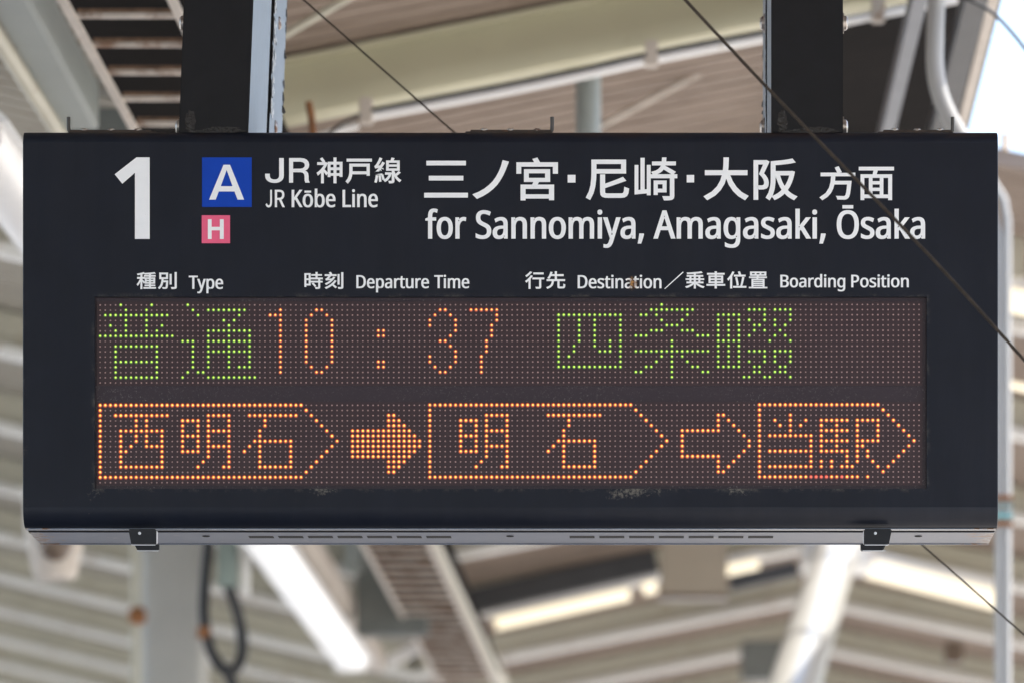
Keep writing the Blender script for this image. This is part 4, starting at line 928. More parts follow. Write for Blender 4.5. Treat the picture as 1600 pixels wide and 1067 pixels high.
13663,3642 -1,16 -3,15 -5,14 -7,13 -9,10 -10,9 -11,8 -13,5 -13,5 -14,3 -15,1 -16,1 -14,0 -13,-1 -11,-2 -11,-2 -10,-3 -10,-3 -9,-4 -17,-9 0,-64 53,25 10,4 11,3 11,2 11,0 14,-1 12,-2 9,-5 6,-6 4,-6 2,-7 2,-7 0,-8 0,-4 -1,-4 0,-4 -1,-4 -2,-4 -3,-4 -4,-5 -5,-4 -40,-22 -44,-24 -10,-6 -8,-7 -8,-8 -7,-9 -6,-11 -4,-11 -2,-13 -1,-14 3,-22 6,-19 11,-16 14,-13 17,-10 18,-6 20,-4 22,-1 12,0 12,1 12,2 11,2 10,3 11,4 10,4 19,10 -19,55 -46,-20 -8,-3 -9,-2 -9,-1 -9,-1 -11,1 -10,3 -8,3 -6,5 -3,6 -2,5 -1,5 -1,6 1,5 0,4 1,4 1,3 2,4 4,5 5,4 6,5 39,20 44,24 9,6 9,7 7,8 7,9 5,11 4,11 2,13/
13813,3398 23,1 21,4 18,8 21,16 8,12 9,20 5,25 1,27 0,225 -55,0 -8,-46 19,0 -7,9 -6,8 -7,7 -6,7 -8,5 -7,5 -9,4 -8,2 -9,2 -9,2 -11,1 -11,0 -12,0 -11,-2 -12,-3 -11,-4 -10,-6 -10,-7 -8,-9 -8,-11 -6,-13 -4,-14 -2,-15 -1,-17 3,-25 7,-22 11,-19 17,-15 19,-11 24,-8 27,-6 30,-2 32,-1 0,-14 0,-18 -2,-14 -3,-10 -8,-12 -1,-2 -7,-6 -9,-3 -12,-2 -9,1 -9,2 -9,2 -9,4 -46,23 -18,-53 19,-11 10,-5 11,-5 12,-4 12,-3 13,-2 13,-2/
13826,3581 -22,2 -18,4 -13,6 -4,4 -10,13 -4,9 -3,10 0,13 0,10 2,9 2,7 3,6 5,6 6,4 8,3 9,1 15,-1 13,-5 11,-8 9,-9 7,-12 5,-14 4,-17 1,-20 0,-23/
14043,3513 -1,25 -1,21 -20,0 9,-14 12,-18 11,-16 84,-108 76,0 -110,143 117,190 -78,0 -84,-138 -15,15 0,123 -67,0 0,-467 67,0/
14349,3398 23,1 20,4 19,8 20,16 8,12 9,20 5,25 2,27 0,225 -56,0 -8,-46 19,0 -6,9 -7,8 -6,7 -7,7 -7,5 -8,5 -8,4 -9,2 -9,2 -9,2 -10,1 -11,0 -12,0 -12,-2 -11,-3 -11,-4 -11,-6 -10,-7 -8,-9 -7,-11 -6,-13 -4,-14 -3,-15 0,-17 2,-25 7,-22 12,-19 16,-15 20,-11 23,-8 27,-6 30,-2 33,-1 0,-14 -1,-18 -2,-14 -3,-10 -8,-12 0,-2 -8,-6 -9,-3 -11,-2 -10,1 -9,2 -9,2 -8,4 -46,23 -18,-53 18,-11 10,-5 12,-5 11,-4 13,-3 13,-2 12,-2/
14362,3581 -23,2 -17,4 -14,6 -3,4 -11,13 -4,9 -2,10 -1,13 1,10 1,9 2,7 4,6 4,6 7,4 7,3 9,1 15,-1 13,-5 11,-8 10,-9 7,-12 5,-14 3,-17 1,-20 0,-23''',
    'type_heading': '''2263,4341 0,99 65,0 0,13 -69,0 0,25 69,0 0,14 -86,0 0,26 196,0 0,-26 -79,0 0,-14 68,0 0,-25 -68,0 0,-13 66,0 0,-99 -66,0 0,-11 73,0 0,-26 -73,0 0,-13 76,-10 -21,-23 -34,5 -38,4 -42,3 -46,2 8,25 66,-3 0,10 -78,0 0,26 78,0 0,11/
2293,4402 35,0 0,14 -35,0/
2359,4402 36,0 0,14 -36,0/
2293,4365 35,0 0,14 -35,0/
2359,4365 36,0 0,14 -36,0/
2246,4258 -23,8 -24,6 -27,5 -32,6 10,24 44,-7 0,35 -51,0 0,28 46,0 -9,18 -13,25 -14,22 -17,20 17,27 16,-20 12,-18 11,-20 4,-15 -2,121 32,0 -2,-118 26,34 20,-24 -44,-41 0,-11 39,0 0,-28 -39,0 0,-42 43,-12/
2650,4287 0,166 33,0 0,-166/
2729,4258 0,231 -1,3 -3,0 -56,0 13,31 23,0 17,-1 13,-1 10,-2 8,-5 6,-6 3,-8 1,-10 0,-232/
2521,4294 73,0 0,45 -73,0/
2489,4266 0,102 35,0 -3,34 -9,38 -16,34 -29,30 24,21 26,-25 17,-26 11,-29 6,-28 45,0 -3,31 -2,25 -3,14 -3,6 -3,1 -5,1 -44,-2 7,16 3,12 44,0 14,-2 11,-7 6,-12 5,-20 3,-32 3,-45 0,-14 -73,0 2,-21 69,0 0,-102''',
    'type_heading_english': '''3038,4520 -34,0 0,-180 -54,0 0,-26 141,0 0,26 -53,0/
3081,4364 35,0 28,87 4,15 4,14 -2,2 -1,-8 7,-23 26,-87 35,0 -57,177 -2,7 -3,6 -3,7 -3,5 -4,6 -4,4 -5,4 -5,3 -5,3 -6,1 -6,1 -6,0 -11,-1 -13,-2 0,-24 13,2 7,1 4,-1 3,-1 2,-1 3,-2 1,-2 2,-2 2,-2 1,-3 2,-3 1,-3 1,-3 2,-4 6,-18/
3292,4361 12,1 11,3 10,6 9,9 8,12 5,14 3,17 1,19 0,13 -2,11 -2,11 -3,10 -4,9 -5,8 -6,6 -7,5 -7,4 -7,2 -8,1 -8,1 -5,0 -5,-1 -4,0 -5,-2 -4,-1 -4,-2 -3,-2 -4,-2 -11,-12 10,0 0,10 1,13 0,64 -33,0 0,-224 29,0 1,12 -5,5 2,-3 3,-3 3,-3 3,-3 4,-2 4,-2 4,-1 4,-1 5,-1 5,-1/
3288,4386 -6,1 -5,1 -4,2 -3,3 -3,3 -2,4 -2,4 -2,5 -1,6 -1,6 -1,8 0,8 0,5 0,8 1,8 1,8 1,6 1,6 2,4 3,5 2,3 4,3 4,3 5,2 7,0 5,-1 4,-1 4,-3 3,-4 3,-4 2,-4 2,-5 2,-6 1,-6 1,-7 1,-8 0,-7 0,-12 -2,-11 -2,-9 -3,-8 -6,-8 -6,-5 -5,-2/
3428,4361 9,1 8,1 7,2 7,4 7,4 5,6 5,7 4,8 4,8 2,9 1,10 1,11 0,17 -89,0 1,9 2,10 3,8 3,7 5,6 6,4 7,3 8,2 6,-1 6,0 5,-1 4,-2 27,-10 0,28 -10,4 -5,2 -5,2 -5,1 -5,1 -6,0 -6,1 -7,0 -9,-1 -8,-1 -9,-2 -8,-4 -7,-5 -7,-6 -6,-7 -5,-9 -4,-10 -2,-10 -2,-12 -1,-13 1,-12 1,-12 3,-11 3,-10 5,-9 5,-7 6,-7 7,-5 8,-4 8,-3 8,-1/
3428,4386 -6,1 -6,2 -4,4 -4,5 -3,6 -2,7 -2,8 -1,6 53,0 0,-4 0,-5 -1,-5 -1,-5 -2,-4 -1,-3 -2,-4 -3,-3 -2,-2 -4,-2 -4,-2''',
    'time_heading': '''4869,4436 16,16 11,13 10,12 9,15 28,-15 -10,-16 -11,-13 -11,-12 -15,-14/
4930,4256 0,34 -66,0 0,26 66,0 0,28 -79,0 0,27 121,0 0,24 -119,0 0,26 119,0 0,71 0,1 -2,1 -49,-1 11,28 21,0 14,0 12,-1 10,-3 12,-8 3,-16 0,-72 37,0 0,-26 -37,0 0,-24 40,0 0,-27 -81,0 0,-28 68,0 0,-26 -68,0 0,-34/
4823,4383 0,57 -36,0 0,-57/
4823,4356 -36,0 0,-54 36,0/
4756,4275 0,215 31,0 0,-23 68,0 0,-192/
5331,4261 0,229 -1,2 -2,0 -50,0 11,29 22,0 16,0 11,-2 10,-2 8,-3 5,-6 3,-8 1,-9 0,-230/
5274,4289 0,164 32,0 0,-164/
5208,4329 -20,29 -54,3 6,-5 12,-12 12,-12 9,-12 87,0 0,-28 -68,0 -2,-6 -6,-10 -6,-9 -9,-12 -31,8 16,29 -80,0 0,28 60,0 -5,6 -11,11 -8,9 -6,6 -9,7 -13,5 11,28 10,-3 11,-1 23,-2 28,-3 -14,11 -22,15 -23,13 -31,15 22,24 43,-24 37,-26 33,-32 30,-41/
5230,4382 -30,37 -35,30 -41,26 -51,23 22,25 28,-13 25,-14 24,-15 19,-14 50,44 25,-20 -52,-43 9,-9 13,-13 11,-14 14,-19''',
    'time_heading_english': '''5717,4406 -1,16 -2,15 -4,14 -5,13 -7,11 -8,9 -9,8 -10,6 -11,5 -12,3 -13,2 -14,1 -53,0 0,-203 58,0 13,1 12,2 11,3 11,5 10,6 8,7 8,9 6,11 5,12 4,13 2,15/
5682,4406 -1,-12 -1,-11 -2,-9 -3,-9 -3,-7 -4,-7 -5,-5 -6,-5 -7,-4 -8,-3 -9,-2 -10,0 -22,0 0,151 17,0 16,-1 14,-4 11,-7 8,-9 6,-10 5,-13 3,-15/
5795,4353 9,0 7,2 8,2 7,3 6,5 6,5 5,7 4,8 3,8 2,9 2,10 0,10 0,17 -88,0 1,9 2,10 3,8 3,6 5,6 5,5 8,3 8,1 6,0 6,-1 5,-1 4,-1 26,-11 0,27 -9,5 -5,2 -5,1 -5,2 -6,0 -5,1 -6,0 -7,1 -9,-1 -9,-1 -8,-3 -8,-3 -7,-5 -7,-6 -6,-7 -5,-8 -4,-10 -2,-11 -2,-11 -1,-13 1,-12 1,-11 3,-11 3,-10 5,-8 5,-8 6,-6 7,-6 8,-4 7,-2 9,-2/
5795,4377 -7,1 -5,3 -4,4 -4,4 -3,6 -2,7 -2,7 -1,7 53,0 0,-4 -1,-5 0,-5 -2,-5 -1,-4 -2,-3 -2,-3 -2,-3 -3,-3 -3,-2 -4,-1/
5942,4353 12,1 11,3 10,6 9,8 8,12 5,14 3,16 1,19 -1,13 -1,11 -2,11 -4,10 -4,8 -5,8 -6,6 -6,5 -7,4 -7,2 -8,1 -8,1 -5,-1 -5,0 -5,-1 -4,-1 -4,-1 -4,-2 -3,-2 -4,-2 -11,-12 10,0 0,9 1,13 0,63 -33,0 0,-219 29,0 1,11 -5,5 2,-3 3,-3 3,-3 3,-2 4,-2 4,-2 4,-2 4,-1 5,0 5,-1/
5938,4378 -6,0 -5,2 -4,2 -4,2 -2,4 -2,3 -2,4 -2,5 -1,6 -1,6 -1,7 0,8 0,5 0,9 1,7 1,7 1,7 1,5 2,5 3,4 2,3 4,4 4,2 5,2 7,0 5,0 4,-2 4,-3 3,-3 2,-4 3,-5 2,-5 2,-5 1,-7 1,-6 1,-7 0,-8 -1,-12 -1,-10 -2,-9 -3,-7 -6,-9 -6,-4 -5,-3/
6077,4353 11,1 10,2 9,3 10,8 4,5 5,9 2,11 1,13 0,104 -27,0 -2,-13 3,-3 -2,3 -4,3 -3,3 -4,3 -3,2 -4,1 -4,2 -5,0 -4,1 -5,0 -6,1 -5,-1 -6,0 -6,-1 -5,-2 -5,-3 -5,-3 -4,-4 -4,-5 -3,-6 -2,-7 -1,-7 0,-8 1,-11 4,-11 6,-8 7,-7 10,-5 11,-4 13,-2 15,-1 16,-1 0,-7 0,-8 -1,-6 -1,-5 -4,-6 0,-1 -4,-2 -5,-2 -5,-1 -5,0 -5,1 -4,1 -4,2 -23,11 -8,-24 9,-5 5,-3 5,-2 6,-1 6,-2 6,-1 7,0/
6083,4437 -11,1 -9,2 -6,3 -2,1 -5,7 -2,4 -1,5 0,6 0,5 1,4 2,5 0,1 3,3 3,2 4,1 4,1 8,-1 6,-2 6,-4 4,-5 4,-5 2,-7 2,-7 0,-10 0,-11/
6223,4353 8,0 13,3 -3,27 -13,-3 -7,-1 -3,1 -3,1 -4,1 -2,2 -3,2 -3,2 -2,3 -2,3 -2,3 -2,4 -1,4 -2,4 -1,4 -1,4 0,5 0,5 0,82 -33,0 0,-153 29,0 0,18 -5,4 2,-4 3,-4 4,-3 3,-3 4,-3 4,-3 4,-2 4,-1 5,-1 4,-1/
6305,4487 9,-1 15,-4 0,24 -16,5 -12,1 -5,-1 -5,0 -5,-1 -5,-2 -5,-2 -4,-3 -5,-4 -3,-5 -3,-6 -2,-7 -1,-9 -1,-8 0,-85 -18,0 0,-14 19,-10 8,-33 24,0 0,34 38,0 0,23 -38,0 0,84 1,6 0,4 1,4 2,3 1,3 3,2 3,2/
6462,4356 0,153 -29,0 -2,-11 5,-4 -3,3 -3,3 -4,3 -4,2 -4,2 -4,2 -4,1 -4,1 -4,0 -4,0 -5,1 -7,-1 -7,-1 -7,-1 -6,-2 -6,-3 -5,-4 -4,-5 -4,-7 -3,-7 -2,-7 -1,-9 0,-10 0,-99 33,0 0,98 0,7 1,7 2,5 2,4 5,6 1,1 5,2 7,1 6,0 6,-2 4,-2 4,-3 3,-4 2,-3 2,-5 1,-5 2,-6 1,-6 0,-8 0,-8 0,-79/
6556,4353 8,0 13,3 -3,27 -12,-3 -7,-1 -4,1 -3,1 -3,1 -3,2 -2,2 -3,2 -2,3 -3,3 -2,3 -1,4 -2,4 -1,4 -1,4 -1,4 0,5 -1,5 0,82 -33,0 0,-153 29,0 1,18 -5,4 2,-4 3,-4 3,-3 4,-3 3,-3 4,-3 4,-2 5,-1 4,-1 5,-1/
6645,4353 8,0 8,2 7,2 7,3 7,5 6,5 5,7 4,8 3,8 2,9 1,10 1,10 0,17 -88,0 1,9 1,10 3,8 4,6 4,6 6,5 7,3 9,1 6,0 5,-1 5,-1 5,-1 26,-11 0,27 -10,5 -5,2 -5,1 -5,2 -5,0 -6,1 -6,0 -6,1 -9,-1 -9,-1 -8,-3 -8,-3 -8,-5 -6,-6 -6,-7 -5,-8 -4,-10 -3,-11 -1,-11 -1,-13 1,-12 1,-11 2,-11 4,-10 4,-8 6,-8 6,-6 7,-6 7,-4 8,-2 8,-2/
6645,4377 -7,1 -5,3 -5,4 -3,4 -3,6 -3,7 -2,7 0,7 53,0 0,-4 -1,-5 -1,-5 -1,-5 -1,-4 -2,-3 -2,-3 -2,-3 -3,-3 -3,-2 -4,-1/
6871,4509 -33,0 0,-177 -53,0 0,-26 139,0 0,26 -53,0/
6968,4356 0,153 -33,0 0,-153/
6952,4300 3,0 3,0 3,1 3,2 2,2 3,4 1,4 0,5 0,4 -1,4 -3,4 -2,2 -3,2 -3,1 -3,0 -3,0 -3,0 -3,0 -3,-1 -3,-2 -3,-2 -2,-4 -1,-4 -1,-4 1,-5 1,-4 2,-4 3,-2 3,-2 3,-1 3,0/
7143,4353 11,1 9,2 12,5 6,6 4,6 4,10 2,13 1,14 0,99 -33,0 0,-98 0,-8 -1,-6 -1,-5 -2,-5 -5,-6 -4,-2 -1,-1 -6,0 -8,1 -3,1 -5,3 -6,8 -2,6 -2,8 -2,9 0,11 0,84 -33,0 0,-98 0,-5 -1,-5 0,-4 -1,-4 -1,-3 -1,-3 -2,-2 -2,-2 -2,-2 -3,-2 -3,-1 -4,0 -6,0 -5,2 -4,2 -3,3 -2,3 -2,4 -2,5 -2,5 -1,5 -1,7 0,7 0,9 0,79 -33,0 0,-153 28,0 2,11 -5,4 3,-3 3,-3 3,-3 4,-2 3,-2 4,-2 4,-1 4,-1 4,0 4,-1 4,0 7,0 7,1 6,2 6,2 6,3 5,5 4,6 -1,-2 0,1 4,-5 6,-4 6,-4 6,-2 6,-2 7,-1/
7275,4353 8,0 8,2 8,2 7,3 6,5 6,5 5,7 4,8 3,8 2,9 1,10 1,10 0,17 -88,0 1,9 2,10 3,8 3,6 5,6 5,5 8,3 8,1 6,0 5,-1 5,-1 5,-1 26,-11 0,27 -9,5 -6,2 -5,1 -5,2 -5,0 -5,1 -6,0 -7,1 -9,-1 -9,-1 -8,-3 -8,-3 -7,-5 -7,-6 -6,-7 -5,-8 -4,-10 -2,-11 -2,-11 0,-13 0,-12 2,-11 2,-11 3,-10 5,-8 5,-8 6,-6 7,-6 8,-4 7,-2 9,-2/
7275,4377 -7,1 -5,3 -4,4 -4,4 -3,6 -2,7 -2,7 -1,7 53,0 0,-4 -1,-5 -1,-5 -1,-5 -1,-4 -2,-3 -2,-3 -2,-3 -3,-3 -3,-2 -4,-1''',
    'destination_heading': '''8333,4264 0,30 162,0 0,-30/
8284,4246 -16,18 -17,16 -20,16 -24,17 20,24 25,-18 22,-18 20,-19 22,-24/
8319,4343 0,29 105,0 0,114 -1,1 -3,1 -55,0 11,30 24,0 17,0 13,-1 10,-3 8,-4 6,-6 2,-8 1,-9 0,-115 47,0 0,-29/
8296,4307 -20,27 -21,23 -23,21 -28,21 23,25 31,-28 0,124 33,0 0,-155 37,-47/
8668,4246 0,45 -45,0 12,-32 -34,-7 -9,28 -10,24 -12,23 -19,24 30,15 10,-13 7,-11 7,-12 6,-9 57,0 0,48 -128,0 0,30 82,0 -5,27 -13,28 -25,22 -46,19 22,26 49,-23 30,-28 16,-35 7,-36 52,0 0,80 1,16 7,11 13,6 19,2 45,-1 18,-2 13,-10 6,-19 3,-30 -32,-13 -1,28 -2,12 -3,4 -4,1 -40,0 -8,-1 -1,-5 0,-79 87,0 0,-30 -128,0 0,-48 105,0 0,-30 -105,0 0,-45''',
    'destination_heading_english': '''9180,4406 -1,17 -2,15 -4,14 -5,13 -7,11 -8,9 -10,8 -10,7 -12,4 -12,3 -13,2 -15,1 -55,0 0,-204 61,0 13,1 12,2 12,3 11,4 10,6 9,8 7,9 7,11 5,12 4,13 2,15/
9144,4407 0,-12 -1,-11 -3,-10 -3,-8 -3,-8 -5,-6 -5,-6 -6,-5 -7,-4 -8,-3 -10,-2 -10,0 -23,0 0,152 18,0 17,-1 14,-4 11,-7 9,-9 6,-10 5,-13 3,-15/
9261,4353 9,1 8,1 8,2 7,3 6,5 6,6 5,6 5,8 3,9 2,9 2,9 0,11 0,17 -91,0 1,9 2,10 3,8 3,6 5,6 6,5 8,3 9,1 6,0 5,-1 5,-1 5,-1 27,-11 0,28 -10,4 -5,2 -5,2 -5,1 -6,1 -6,0 -6,1 -6,0 -10,-1 -9,-1 -8,-2 -9,-4 -7,-5 -7,-6 -6,-7 -5,-8 -4,-10 -3,-11 -2,-11 0,-13 0,-12 2,-12 2,-10 4,-10 4,-9 6,-8 6,-6 7,-5 8,-4 8,-3 9,-1/
9261,4377 -7,1 -6,3 -4,4 -4,5 -3,5 -2,7 -2,8 -1,6 55,0 0,-4 0,-5 -1,-5 -1,-4 -2,-4 -2,-4 -2,-3 -2,-3 -3,-3 -4,-2 -4,-1/
9442,4467 0,7 -2,7 -2,7 -4,6 -4,5 -5,4 -6,3 -6,3 -7,1 -7,2 -8,1 -8,0 -6,0 -7,-1 -6,0 -5,-1 -5,-2 -5,-1 -5,-2 -8,-4 0,-29 26,12 5,1 6,2 5,1 6,0 7,-1 7,-1 4,-2 3,-3 2,-3 1,-3 1,-4 0,-3 0,-2 0,-2 0,-2 -1,-2 -1,-1 -1,-3 -2,-2 -3,-2 -20,-10 -22,-11 -5,-3 -5,-3 -4,-4 -3,-4 -3,-5 -2,-5 -1,-7 -1,-6 2,-10 3,-9 5,-8 8,-6 8,-4 9,-3 10,-1 11,-1 6,0 6,1 6,0 6,1 5,2 5,1 5,2 10,5 -9,25 -23,-9 -5,-2 -4,-1 -5,0 -4,-1 -6,1 -5,1 -5,2 -3,2 -1,3 0,0 -2,5 0,3 0,2 1,2 0,1 0,2 2,2 1,2 3,2 3,2 20,10 22,11 5,3 4,3 4,4 3,4 3,5 2,5 1,6/
9513,4489 10,-2 15,-3 0,23 -16,5 -13,1 -5,0 -5,-1 -5,-1 -5,-1 -5,-3 -5,-3 -4,-4 -4,-5 -3,-6 -2,-7 -1,-9 -1,-9 0,-85 -18,0 0,-14 19,-10 9,-33 24,0 0,34 39,0 0,23 -39,0 0,85 0,5 1,5 1,4 2,3 1,3 3,2 3,2/
9586,4356 0,154 -34,0 0,-154/
9569,4300 3,0 3,0 3,1 3,1 3,3 2,4 2,4 0,4 0,5 -2,4 -2,4 -3,2 -3,2 -3,1 -3,0 -3,0 -3,0 -3,0 -3,-1 -3,-2 -3,-2 -2,-4 -1,-4 -1,-5 1,-4 1,-4 2,-4 3,-3 3,-1 3,-1 3,0/
9686,4353 12,1 10,2 9,3 11,9 4,5 5,11 2,12 1,14 0,100 -33,0 0,-98 -1,-8 -1,-6 -1,-6 -2,-4 -6,-6 -1,-1 -5,-2 -7,-1 -10,1 -4,2 -6,3 -6,9 -3,7 -2,8 -2,10 0,12 0,80 -34,0 0,-154 29,0 4,20 -10,0 3,-4 4,-4 3,-3 4,-3 4,-2 4,-2 4,-2 4,-1 4,-1 4,0 5,-1/
9826,4353 11,1 11,2 9,3 10,8 4,5 5,9 2,12 1,13 0,104 -27,0 -3,-13 4,-3 -3,3 -3,4 -4,2 -3,3 -4,2 -4,2 -5,1 -4,1 -5,0 -5,1 -5,0 -6,0 -6,-1 -6,-1 -5,-2 -6,-3 -4,-3 -5,-4 -4,-5 -3,-6 -2,-7 -1,-7 0,-8 1,-11 4,-11 6,-9 8,-6 10,-6 11,-3 14,-2 15,-2 17,0 0,-7 0,-8 -1,-7 -3,-7 -3,-4 0,-1 -4,-2 -5,-2 -6,-1 -5,1 -4,0 -5,2 -4,1 -23,11 -9,-24 9,-5 6,-2 5,-2 6,-2 6,-2 7,-1 6,0/
9832,4438 -11,1 -9,2 -7,3 -2,1 -5,7 -2,4 -1,5 -1,6 0,5 1,4 3,5 0,1 2,3 4,2 4,1 5,1 7,-1 7,-2 6,-4 4,-5 4,-5 3,-7 1,-8 1,-9 0,-11/
9959,4489 10,-2 14,-3 0,23 -15,5 -13,1 -5,0 -5,-1 -5,-1 -5,-1 -5,-3 -5,-3 -4,-4 -4,-5 -3,-6 -2,-7 -1,-9 -1,-9 0,-85 -19,0 0,-14 20,-10 9,-33 24,0 0,34 38,0 0,23 -38,0 0,85 0,5 1,5 1,4 1,3 2,3 3,2 3,2/
10032,4356 0,154 -34,0 0,-154/
10015,4300 3,0 3,0 3,1 3,1 3,3 2,4 1,4 1,4 -1,5 -1,4 -2,4 -3,2 -3,2 -3,1 -3,0 -3,0 -3,0 -3,0 -3,-1 -3,-2 -3,-2 -2,-4 -1,-4 -1,-5 1,-4 1,-4 2,-4 3,-3 3,-1 3,-1 3,0/
10189,4433 0,9 -1,9 -1,9 -2,8 -3,7 -3,7 -4,6 -4,5 -5,5 -6,4 -5,4 -7,2 -6,2 -7,2 -6,1 -8,0 -6,0 -7,-1 -6,-2 -6,-2 -6,-2 -6,-4 -5,-4 -5,-5 -4,-5 -4,-6 -4,-7 -2,-7 -3,-8 -1,-9 -1,-9 -1,-9 1,-13 2,-11 2,-11 4,-10 5,-8 5,-8 7,-6 7,-5 8,-4 9,-2 9,-1 9,-1 9,1 9,1 8,2 8,4 7,5 7,6 6,8 5,8 4,10 2,11 2,11/
10089,4433 0,8 1,7 1,7 2,7 1,5 3,5 2,4 3,4 4,3 5,3 5,2 6,0 6,0 5,-2 5,-3 4,-3 3,-4 2,-4 2,-5 2,-5 2,-7 1,-7 1,-7 0,-8 0,-9 -1,-7 -1,-7 -2,-6 -2,-5 -2,-5 -3,-4 -3,-4 -3,-3 -5,-3 -5,-2 -6,0 -9,1 -4,2 -6,4 -6,9 -4,7 -2,9 -1,11/
10282,4353 11,1 11,2 9,3 11,9 4,5 4,11 3,12 1,14 0,100 -34,0 0,-98 0,-8 -1,-6 -2,-6 -1,-4 -6,-6 -1,-1 -6,-2 -6,-1 -10,1 -4,2 -6,3 -6,9 -3,7 -2,8 -2,10 0,12 0,80 -34,0 0,-154 29,0 3,20 -9,0 3,-4 3,-4 4,-3 4,-3 3,-2 4,-2 5,-2 4,-1 4,-1 4,0 5,-1/
10380,4516 288,-264 14,8 -288,260''',
    'position_heading': '''10840,4382 0,24 -36,0 0,-24/
10840,4355 -36,0 0,-24 36,0/
10873,4382 38,0 0,24 -38,0/
10873,4355 0,-24 38,0 0,24/
10957,4245 -47,8 -55,5 -60,5 -65,2 8,27 102,-5 0,17 -110,0 0,27 42,0 0,24 -59,0 0,27 59,0 0,24 -46,0 0,28 92,-2 -18,11 -28,16 -30,12 -38,12 23,25 34,-12 31,-15 30,-18 19,-15 -1,67 33,0 0,-67 19,16 29,18 32,15 34,13 23,-27 -37,-11 -31,-13 -28,-16 -19,-11 97,2 0,-28 -49,0 0,-24 60,0 0,-27 -60,0 0,-24 45,0 0,-27 -115,0 0,-20 24,-2 27,-3 25,-4 30,-5/
11071,4311 0,119 95,0 0,14 -128,0 0,28 128,0 0,42 35,0 0,-42 131,0 0,-28 -131,0 0,-14 98,0 0,-119 -98,0 0,-12 121,0 0,-28 -121,0 0,-25 -35,0 0,25 -119,0 0,28 119,0 0,12/
11104,4383 62,0 0,20 -62,0/
11201,4383 64,0 0,20 -64,0/
11104,4338 62,0 0,20 -62,0/
11201,4338 64,0 0,20 -64,0/
11467,4299 0,29 183,0 0,-29/
11487,4342 8,35 7,33 5,30 3,31 33,-8 -4,-29 -5,-31 -7,-32 -9,-36/
11529,4252 18,54 34,-9 -20,-52/
11454,4474 0,29 208,0 0,-29 -64,0 8,-25 9,-35 8,-36 8,-40 -35,-5 -6,39 -7,37 -9,36 -8,29/
11443,4248 -17,34 -18,30 -21,27 -26,26 19,29 29,-33 -2,153 34,0 0,-194 8,-13 9,-15 8,-15 9,-21/
11897,4274 45,0 0,19 -45,0/
11822,4274 45,0 0,19 -45,0/
11750,4274 42,0 0,19 -42,0/
11742,4362 0,126 -42,0 0,24 290,0 0,-24 -44,0 0,-126 -98,0 3,-10 132,0 0,-25 -127,0 2,-10 116,0 0,-67 -255,0 0,67 107,0 -2,10 -121,0 0,25 117,0 -3,10/
11773,4488 0,-11 142,0 0,11/
11773,4415 142,0 0,10 -142,0/
11773,4394 0,-9 142,0 0,9/
11773,4446 142,0 0,10 -142,0''',
